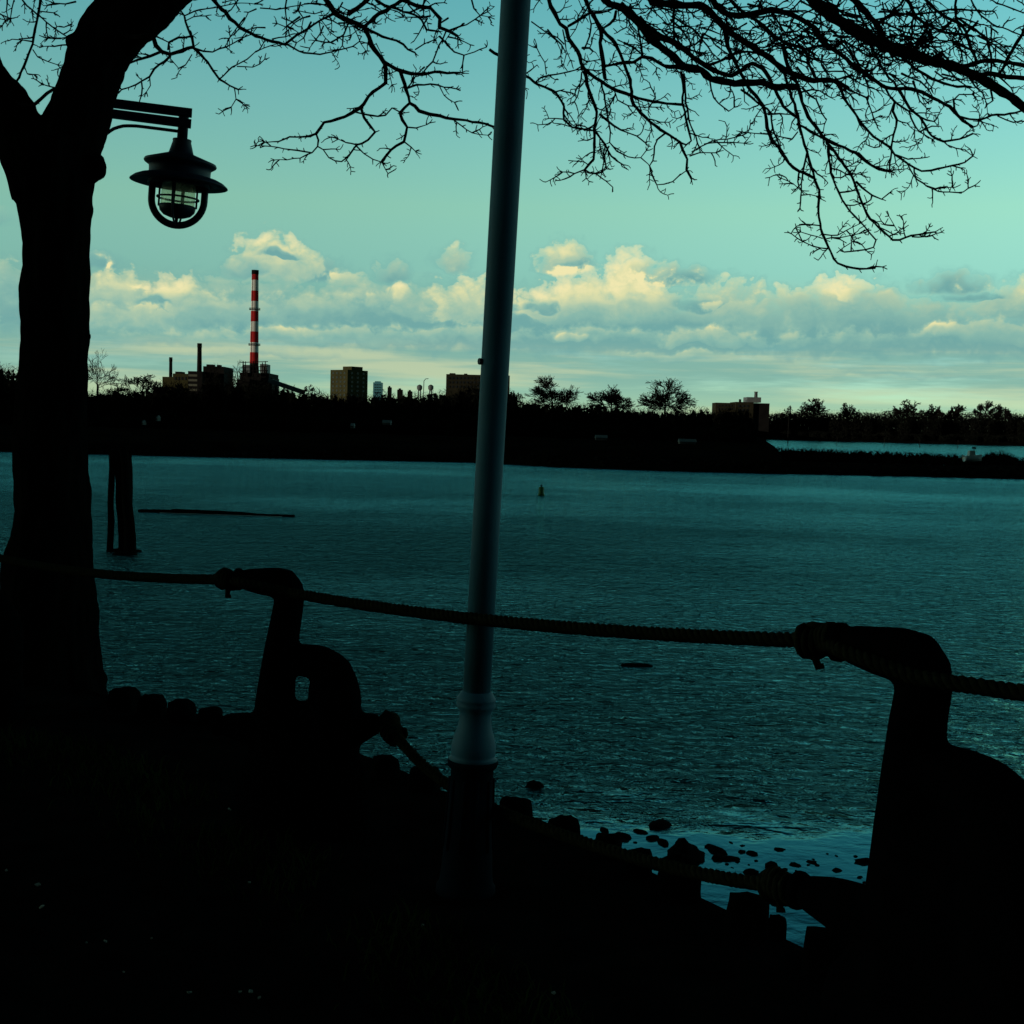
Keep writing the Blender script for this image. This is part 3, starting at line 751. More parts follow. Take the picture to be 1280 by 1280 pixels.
# shallow flutes on the pedestal
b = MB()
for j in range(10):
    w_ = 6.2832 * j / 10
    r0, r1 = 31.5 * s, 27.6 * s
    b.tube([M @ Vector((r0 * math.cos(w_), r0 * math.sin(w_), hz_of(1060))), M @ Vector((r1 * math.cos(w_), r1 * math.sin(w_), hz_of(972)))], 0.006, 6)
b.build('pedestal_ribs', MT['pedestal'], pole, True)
TOPZ = 5.6
b = MB(); b.lathe([(17.6 * s, hz_of(868)), (17.2 * s, hz_of(640)), (17.8 * s, hz_of(300)), (18.3 * s, hz_of(0)), (18.0 * s, TOPZ)], M, 40); b.build('shaft', MT['pole'], pole, True)
b = MB(); b.lathe([(18 * s, TOPZ - 0.02), (26 * s, TOPZ), (26 * s, TOPZ + 0.05), (12 * s, TOPZ + 0.12), (0.01, TOPZ + 0.16)], M, 24); b.build('cap', MT['pole'], pole, True)
b = MB(); pc = M @ Vector((-17.5 * s * 0.93, -17.5 * s * 0.3, hz_of(452))); b.tube([pc, pc + Vector((-0.012, -0.006, 0))], 0.012, 8); b.build('bolt', MT['lamp'], pole)
for o in pole.children: pass
pole_children = list(pole.children)

def rebase(root, p):
    """move the empty to the thing's base, its world-space children staying where they are"""
    root.location = p
    for ch in root.children: ch.matrix_parent_inverse = Matrix.Translation(-Vector(p))
rebase(pole, pb)

# second lamp: its post hides behind the tree trunk, arm and lantern show to the right
YL = 9.25
lamp = empty('street_lamp', 'hanging nautical lantern with caged glass on a bracket arm behind the tree', 'lamp post', 'lamp posts on the quay')
lb = on(52, 870, 0.0); lb = at(42, 872, YL); lb.z = 0.0
pt = at(86, 116, YL)
ax = (pt - lb).normalized(); 
b = MB(); b.tube([lb - ax * 0.3, lb.lerp(pt, 0.25), lb.lerp(pt, 0.6), pt], [0.085, 0.055, 0.05, 0.048], 20); b.build('shaft', MT['pole'], lamp, True)
b = MB(); b.tube([lb - ax * 0.2, lb + ax * 0.45, lb + ax * 0.5, lb + ax * 0.8, lb + ax * 0.85], [0.14, 0.12, 0.14, 0.09, 0.06], 24); b.build('pole_base', MT['pole'], lamp, True)
YA = YL + 0.20
e1 = at(240, 141.5, YA); s1 = at(80, 121.5, YL - 0.02)
e2 = at(239, 155, YA); s2 = at(80, 134.5, YL - 0.02)
def beam(bm_, a, c_, hgt, wid):
    t = (c_ - a).normalized(); sd = t.cross(Vector((0, 0, 1))).normalized(); u_ = sd.cross(t)
    vs = []
    for p in (a, c_):
        for du, ds in ((-1, -1), (-1, 1), (1, 1), (1, -1)): vs.append(p + u_ * hgt / 2 * du + sd * wid / 2 * ds)
    bm_.add(vs, [(3, 2, 1, 0), (4, 5, 6, 7), (0, 1, 5, 4), (1, 2, 6, 5), (2, 3, 7, 6), (3, 0, 4, 7)])
b = MB(); beam(b, s1, e1, m(9.6, YA), 0.055); b.build('bracket_arm', MT['lamp'], lamp)
b = MB(); beam(b, s2, e2, m(9.6, YA), 0.055); b.build('bracket_arm', MT['lamp'], lamp)
br = [(116, 200, YL), (119, 190, YL), (124, 178, YL), (132, 168, YL + .02), (142, 161, YL + .04), (154, 157.5, YL + .07), (170, 157.5, YL + .1), (195, 160.5, YL + .15), (222, 164, YA)]
br = [(84, 236, YL - .0), (106, 214, YL)] + br
b = MB(); b.tube([at(*p) for p in spline(br, 5)], m(2.1, YL), 10); b.build('brace', MT['lamp'], lamp, True)
# the lantern hangs from the arm end along its own tilted axis
ct = at(229.5, 150, YA); cb_ = at(221.5, 262, YA)
A_ = (ct - cb_).normalized(); X_ = Vector((1, 0.05, -0.115)); X_ = (X_ - A_ * X_.dot(A_)).normalized()
Y_ = A_.cross(X_)
O_ = at(224.3, 222, YA)                        # centre of the brim
s = YA / F
LM = Matrix.Translation(O_) @ Matrix((X_, Y_, A_)).transposed().to_4x4()
def lz(zoom_y): return (222 - (110 + zoom_y / 6.735)) * s       # height on the axis from the close view
def prof(*pr): return [(hw * s, lz(y_)) for hw, y_ in pr]
hb = MB(); hb.lathe(prof((0.5, 205), (6.2, 205), (6.2, 300), (6.4, 460), (0.5, 460)), LM, 20); lan = hb.build('lantern', MT['lamp'], lamp, True)
b = MB(); b.lathe(prof((4, 442), (11.2, 442), (11.5, 452), (11.0, 460), (14.8, 552), (16, 562), (43, 626), (44, 640), (43.2, 650), (39, 668), (37.6, 672), (37.2, 700), (37.0, 760), (37.5, 764), (37.5, 824), (33, 826), (33, 700), (15, 600)), LM, 40); b.build('hood', MT['lamp'], lan, True)
b = MB(); b.lathe(prof((37.6, 752), (40, 746), (48, 758), (54, 776), (58.8, 802), (59.2, 809), (58, 811), (50, 806), (37.6, 800)), LM, 48, closed=True); b.build('brim', MT['lamp'], lan, True)
b = MB()
zt, zb_ = lz(815), lz(940)
zc = lz(935); ro = 32.2 * s
for ang in (0.0, math.pi / 2):
    pts = [Vector((ro * math.cos(ang), ro * math.sin(ang), zt))]
    for i in range(25):
        w_ = math.pi * i / 24
        pts.append(Vector((ro * math.cos(w_) * math.cos(ang), ro * math.cos(w_) * math.sin(ang), zc - ro * math.sin(w_) * 0.98)))
    pts.append(Vector((-ro * math.cos(ang), -ro * math.sin(ang), zt)))
    if ang == 0.0: b.tube([LM @ p for p in pts], 4.4 * s, 12)
    else: b.tube([LM @ (p * 1.0) for p in pts], 1.3 * s, 8)
b.build('guard_hoop', MT['lamp'], lan, True)
b = MB()
for zz in (926,):
    n = 40; r_ = 25 * s
    b.tube([LM @ Vector((r_ * math.cos(6.2832 * i / n), r_ * math.sin(6.2832 * i / n), lz(zz))) for i in range(n + 1)], 1.25 * s, 8)
for i in range(4):
    w_ = 6.2832 * (i / 4); r_ = 23.0 * s
    b.tube([LM @ Vector((r_ * math.cos(w_), r_ * math.sin(w_), lz(815))), LM @ Vector((r_ * math.cos(w_), r_ * math.sin(w_), lz(1000)))], 1.3 * s, 6)
b.build('cage', MT['lamp'], lan, True)
b = MB(); b.lathe(prof((1, 812), (20, 812), (20.5, 900), (20.5, 990), (19, 1030), (1, 1034)), LM, 32); b.build('glass', MT['glass'], lan, True)
b = MB(); b.lathe(prof((21.6, 985), (22.2, 1000), (21, 1035), (16.5, 1066), (9, 1084), (2.2, 1090), (1.8, 1120), (1.6, 1150), (1.2, 1150), (1.2, 1086), (8, 1078), (15.5, 1060), (19.6, 1032), (20.8, 1000)), LM, 32, closed=True); b.build('bowl', MT['lamp'], lan, True)
rebase(lamp, lb)

# ------------------------------------------------------------------ the big bare tree
YT = 8.8
tree = empty('bare_tree', 'big dark bare tree with forked trunk at left and twigs hanging overhead', 'tree', loc=(0, 0, 0))
rng = random.Random(11)
# trunk: (left, right, y)
TR = [(-14, 142, 905), (-6, 131, 870), (0, 124, 835), (2, 121, 790), (4, 118, 740), (8, 115, 700), (18, 112, 660), (21, 110, 620), (20, 108, 580), (22, 107, 540), (24, 106, 500), (26, 107, 450), (27, 109, 400), (29, 110, 350), (30, 111, 310), (28, 113, 275), (24, 114, 245), (14, 117, 220), (5, 120, 196), (0, 122, 178)]
b = MB()
tp = [at((l + r) / 2, y_, YT) for l, r, y_ in TR]; trd = [m((r - l) / 2, YT) for l, r, y_ in TR]
b.tube(tp, trd, 24)
def limb(pts, n=18):
    q_ = spline(pts, 8)
    b.tube([at(x, y_, Y) for x, y_, Y, w_ in q_], [m(w_, Y) for x, y_, Y, w_ in q_], n)
limb([(62, 240, YT, 46), (82, 190, YT, 40), (97, 148, YT, 36), (110, 108, YT, 34), (121, 72, YT, 34), (135, 40, YT + .05, 34), (150, 10, YT + .1, 30), (158, -40, YT + .25, 27), (150, -120, YT + .5, 24), (165, -220, YT + .7, 20), (150, -330, YT + .8, 15)])
limb([(110, 108, YT, 32), (126, 74, YT - .05, 32), (148, 44, YT - .1, 31), (178, 18, YT - .15, 29), (212, -10, YT - .2, 27), (260, -50, YT - .3, 25), (330, -100, YT - .5, 22), (430, -150, YT - .8, 19), (560, -185, YT - 1.1, 17), (700, -190, YT - 1.4, 15), (820, -150, YT - 1.7, 13.5), (920, -85, YT - 1.9, 12.5), (985, -35, YT - 2.0, 12), (1018, -6, YT - 2.0, 11)])
limb([(58, 240, YT, 44), (44, 198, YT, 37), (26, 165, YT, 33), (4, 132, YT, 31), (-18, 100, YT, 30), (-45, 50, YT + .1, 28), (-90, -20, YT + .2, 25), (-120, -120, YT + .2, 20), (-170, -260, YT + .3, 14)])
for x, y_, r in ((123, 208, 11), (112, 262, 7), (90, 52, 9), (116, 800, 10), (22, 470, 6), (110, 420, 5)):      # knots
    c = at(x, y_, YT); b.lathe([(m(r * .4, YT), -m(r, YT)), (m(r * .9, YT), -m(r * .5, YT)), (m(r, YT), 0), (m(r * .85, YT), m(r * .6, YT)), (m(r * .3, YT), m(r, YT))], Matrix.Translation(c), 10)
# sawn stub on the right flank
c0, c1_ = at(104, 214, YT - 0.05), at(131, 206, YT - 0.05)
b.tube([c0, c0.lerp(c1_, .6), c1_], [m(17, YT), m(16, YT), m(13.5, YT)], 12)
# root flare
for a_ in range(7):
    w_ = 6.2832 * a_ / 7 + 0.4
    c = tp[2].copy(); c.z = 0.35; e = tp[0].copy() + Vector((math.cos(w_), math.sin(w_), 0)) * 0.34; e.z = -0.08
    b.tube([c, c.lerp(e, 0.5) + Vector((0, 0, -0.06)), e], [0.2, 0.13, 0.05], 8)
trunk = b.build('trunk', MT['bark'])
modify(trunk, 'REMESH', mode='VOXEL', voxel_size=0.022, use_smooth_shade=True)
modify(trunk, 'SMOOTH', factor=0.5, iterations=4)
for v in trunk.data.vertices:
    c = v.co
    n_ = v.normal
    d = 0.026 * mnoise.noise(Vector((c.x * 9, c.y * 9, c.z * 2.2))) + 0.016 * mnoise.noise(Vector((c.x * 22, c.y * 22, c.z * 6)))
    v.co = c + n_ * d
smooth_all(trunk)
trunk.parent = tree

# ---- branches, as (x, y) in the photograph, given real distances and joined back to the limbs
TB = MB()
NT = [0]
def poly(pts, w0, w1, jit=0.6, n=5, cap=True):
    """pts: (x, y, Y); widths in photo pixels"""
    q_ = spline(pts, 7, jit, rng)
    k_ = len(q_); P_ = []; R_ = []
    for i, (x, y_, Y) in enumerate(q_):
        t = i / max(1, k_ - 1); w_ = w0 + (w1 - w0) * t
        P_.append(at(x, y_, Y)); R_.append(m(max(0.46, w_ * 0.57 * (1 + rng.uniform(-.12, .22))), Y))
    TB.tube(P_, R_, n if max(w0, w1) > 2.5 else 4, caps=True)
    return q_
def twig(x, y_, Y, ang, L_, w_, lvl):
    NT[0] += 1
    pts = [(x, y_, Y)]; a = ang; n = 2 + int(L_ / 9); st = L_ / n; dY = rng.gauss(0, 0.25)
    curl = rng.gauss(0, 0.16)
    for i in range(n):
        a += rng.gauss(0, 0.24) + curl
        x += math.cos(a) * st; y_ += math.sin(a) * st; Y += dY * st / 140
        pts.append((x, y_, Y))
    poly(pts, w_, max(0.8, w_ * 0.55), 0.25, 4)
    if lvl > 0:
        for i in range(1, n + 1):
            for sgn in (-1, 1):
                if rng.random() < 0.55:
                    px, py, pY = pts[i]
                    twig(px, py, pY, a + sgn * rng.uniform(0.5, 1.15), L_ * rng.uniform(0.18, 0.42), max(0.8, w_ * 0.6), lvl - 1)
def branch(Y, w0, w1, pts, dens=1.0, lmax=26, lvl=1, big=0.25, dY=0.0):
    k_ = len(pts)
    ph = rng.random() * 6
    P_ = [(x, y_, Y + dY * i / max(1, k_ - 1) + 0.05 * math.sin(ph + i)) for i, (x, y_) in enumerate(pts)]
    q_ = poly(P_, w0, w1)
    i = 0; side = 1
    acc = 0; nxt = rng.uniform(3, 9)
    for i in range(1, len(q_)):
        d = math.dist(q_[i][:2], q_[i - 1][:2]); acc += d
        if acc < nxt: continue
        acc = 0; nxt = rng.uniform(5, 15) / dens
        x, y_, Yy = q_[i]
        if y_ < -60 or x < -60 or x > 1340: continue
        a = math.atan2(q_[i][1] - q_[i - 1][1], q_[i][0] - q_[i - 1][0]); side = -side if rng.random() < .75 else side
        ang = a + side * rng.uniform(0.5, 1.2)
        if rng.random() < big: twig(x, y_, Yy, ang, rng.uniform(0.45, 1.0) * lmax, rng.uniform(1.2, 1.9), lvl)
        else: twig(x, y_, Yy, ang, rng.uniform(2.5, 7), 1.25, 0)
    # a small spray at the tip
    x, y_, Yy = q_[-1]; a = math.atan2(q_[-1][1] - q_[-2][1], q_[-1][0] - q_[-2][0])
    for sgn in (-1, 0, 1):
        if rng.random() < .8: twig(x, y_, Yy, a + sgn * 0.6 + rng.gauss(0, .2), rng.uniform(5, 13), 1.2, 0)
LY = 8.1
LEFT = [
 (9, 2.6, [(330, -100), (368, -55), (392, -28), (408, 0), (419, 17), (430, 23), (455, 34), (461, 46), (468, 62), (480, 78), (502, 89), (522, 93), (543, 90), (575, 91)]),
 (7, 5, [(510, -165), (490, -60), (459, 0), (435, 18)]), (5, 4, [(600, -185), (540, -50), (503, 0), (488, 9), (468, 22), (455, 34)]),
 (4, 2, [(430, -60), (470, 0), (488, 9), (511, 16), (527, 25), (533, 37), (548, 39)]),
 (5, 3.4, [(503, 0), (527, 9), (538, 10), (550, 23), (549, 34), (562, 39), (572, 45)]), (2.4, 2, [(511, 16), (527, 9), (535, -8)]),
 (4, 2, [(455, 34), (478, 46), (496, 51), (510, 62), (519, 66)]),
 (2.2, 1.5, [(558, 38), (553, 50), (546, 64), (541, 77), (530, 89)]), (2.2, 1.3, [(549, 45), (555, 51), (568, 65), (580, 69), (593, 65), (608, 59)]),
 (2, 1.2, [(562, 38), (583, 31), (594, 24), (609, 15)]), (1.6, 1, [(519, 62), (530, 55), (542, 50)]), (1.6, 1, [(560, 46), (575, 50), (588, 56)]),
 (4.2, 3, [(480, 78), (482, 92), (482, 104), (466, 115), (451, 134), (440, 141), (421, 149), (405, 153), (395, 167)]),
 (2.2, 1.2, [(395, 167), (378, 171), (362, 171), (348, 177), (331, 178)]), (2.2, 1.2, [(395, 167), (397, 183), (390, 191), (367, 198), (343, 200)]),
 (1.7, 1, [(390, 191), (372, 188), (355, 186), (339, 183), (321, 182)]), (1.8, 1.2, [(397, 183), (404, 187), (411, 197), (427, 202), (442, 187)]),
 (3, 2, [(451, 134), (455, 147), (463, 158), (469, 165), (460, 175), (446, 181), (436, 195)]), (1.8, 1, [(446, 183), (455, 192), (466, 199), (478, 203)]), (1.6, 1, [(446, 181), (432, 178), (423, 174)]),
 (2, 1.6, [(444, 140), (462, 144), (482, 144), (490, 135), (500, 140)]),
 (4, 2.5, [(500, 88), (507, 111), (512, 129), (500, 141), (503, 150), (509, 159), (505, 177), (489, 187), (477, 202)]), (1.6, 1, [(477, 202), (482, 212), (485, 217), (494, 212)]),
 (1.8, 1, [(509, 159), (520, 160), (533, 156)]), (1.6, 1, [(505, 177), (514, 184), (519, 189)]),
 (4, 2, [(512, 129), (524, 139), (537, 143), (550, 145), (567, 149), (597, 153), (615, 158), (640, 166)]), (1.6, 1, [(566, 149), (578, 158), (590, 166), (610, 169)]),
 (2.4, 1.3, [(507, 111), (515, 108), (538, 105), (555, 109), (570, 111)]), (1.6, 1, [(549, 107), (555, 119), (568, 128)]), (1.8, 1.2, [(508, 111), (519, 96), (526, 88)]),
 (5, 3, [(260, -50), (258, -20), (267, 0), (277, 12), (299, 34), (326, 47), (356, 56)]), (3, 2.4, [(356, 56), (371, 44), (385, 36), (398, 27), (418, 17)]),
 (1.5, 1, [(340, 49), (357, 46), (371, 42)]), (2, 1.2, [(358, 55), (380, 66), (400, 68), (421, 63), (441, 58), (449, 52)]),
 (2.2, 1.3, [(435, 30), (430, 43), (421, 49), (413, 53), (397, 51)]), (1.7, 1, [(429, 44), (428, 57), (424, 62)]), (1.4, 1, [(399, 28), (401, 40), (407, 48), (413, 53)]), (1.6, 1, [(380, 5), (397, 4), (410, 7), (418, 14)]),
 (1.5, 1, [(325, 10), (345, 12), (365, 8), (385, 4), (404, 6)]), (1.4, 1, [(470, 54), (476, 66), (482, 78), (486, 90), (490, 106)]),
 (5.2, 4, [(150, 42), (163, 46), (176, 46), (191, 44), (195, 57), (203, 65), (213, 68), (227, 64), (242, 59)]),
 (3, 2, [(242, 59), (240, 47), (235, 36), (230, 19), (222, 8)]), (2.6, 2.2, [(210, 62), (211, 53), (223, 47), (240, 45)]),
 (3.2, 1.7, [(242, 60), (252, 70), (259, 77), (266, 88), (274, 99), (287, 107), (298, 112)]), (1.5, 1, [(293, 110), (295, 124), (289, 134)]), (1.4, 1, [(295, 124), (305, 131)]),
 (2, 1.2, [(274, 99), (290, 84), (309, 74), (319, 65), (330, 60), (346, 55)]), (1.4, 1, [(296, 83), (316, 84), (331, 74)]),
 (2, 1.2, [(242, 60), (254, 64), (266, 65), (282, 59), (297, 51), (314, 43)]), (1.5, 1, [(280, 60), (288, 46), (300, 36)]),
 (3, 1.6, [(213, 70), (206, 77), (193, 86), (187, 96), (170, 106), (152, 112)]), (1.8, 1.2, [(177, 103), (177, 118), (174, 128)]), (1.4, 1, [(187, 96), (188, 107), (183, 115)]),
 (3, 2, [(200, 65), (188, 70), (178, 73), (164, 78), (148, 85)]), (2, 1.4, [(192, 44), (203, 49), (211, 53)]), (1.6, 1, [(240, 68), (232, 81), (223, 85), (217, 78)]), (1.8, 1, [(192, 44), (195, 30), (200, 18)]),
 (1.8, 1, [(230, 20), (243, 14), (258, 11), (276, 8), (295, 4), (318, 5)]), (1.4, 1, [(232, 26), (242, 21), (257, 20)]), (1.5, 1, [(152, 112), (146, 104), (141, 98)]),
 (3, 2.6, [(52, -40), (51, 0), (48, 17), (44, 36), (41, 55), (36, 67), (30, 83), (24, 97), (17, 110), (12, 118)]), (1.5, 1, [(41, 52), (28, 50), (15, 49)]), (1.4, 1, [(41, 62), (47, 71), (60, 77), (72, 81)]), (1.4, 1, [(49, 14), (58, 15), (67, 16)]),
 (1.5, 1, [(30, 82), (34, 92), (42, 93)]), (4, 3, [(8, 116), (16, 124), (26, 130), (41, 132), (52, 123), (66, 112), (80, 103)]), (2, 1.2, [(41, 132), (37, 140), (31, 146)]), (2.6, 2, [(68, 113), (65, 124), (60, 140)]),
 (2, 1.4, [(20, -20), (28, 0), (40, 12), (52, 22), (66, 34), (84, 46)]), (2, 1.2, [(10, -15), (9, 4), (8, 14), (10, 22), (3, 32)]), (1.8, 1.2, [(20, -10), (15, 10), (13, 23)]), (2.4, 1.4, [(-10, 10), (3, 19), (13, 23)]),
 (1.8, 1, [(90, 30), (80, 34), (71, 33)]), (1.6, 1, [(90, 44), (76, 48), (60, 48)]), (1.8, 1, [(88, 56), (68, 58), (54, 58)]), (1.6, 1, [(70, 110), (62, 108), (55, 106)]), (2, 1, [(95, 2), (82, 5), (68, 4)]), (1.4, 1, [(84, 82), (78, 83), (73, 86)]),
]
for w0, w1, pts in LEFT: branch(LY if pts[0][0] > 140 else 8.6, w0, w1, pts, dens=2.0, lmax=22, big=0.20)
YR = 7.1
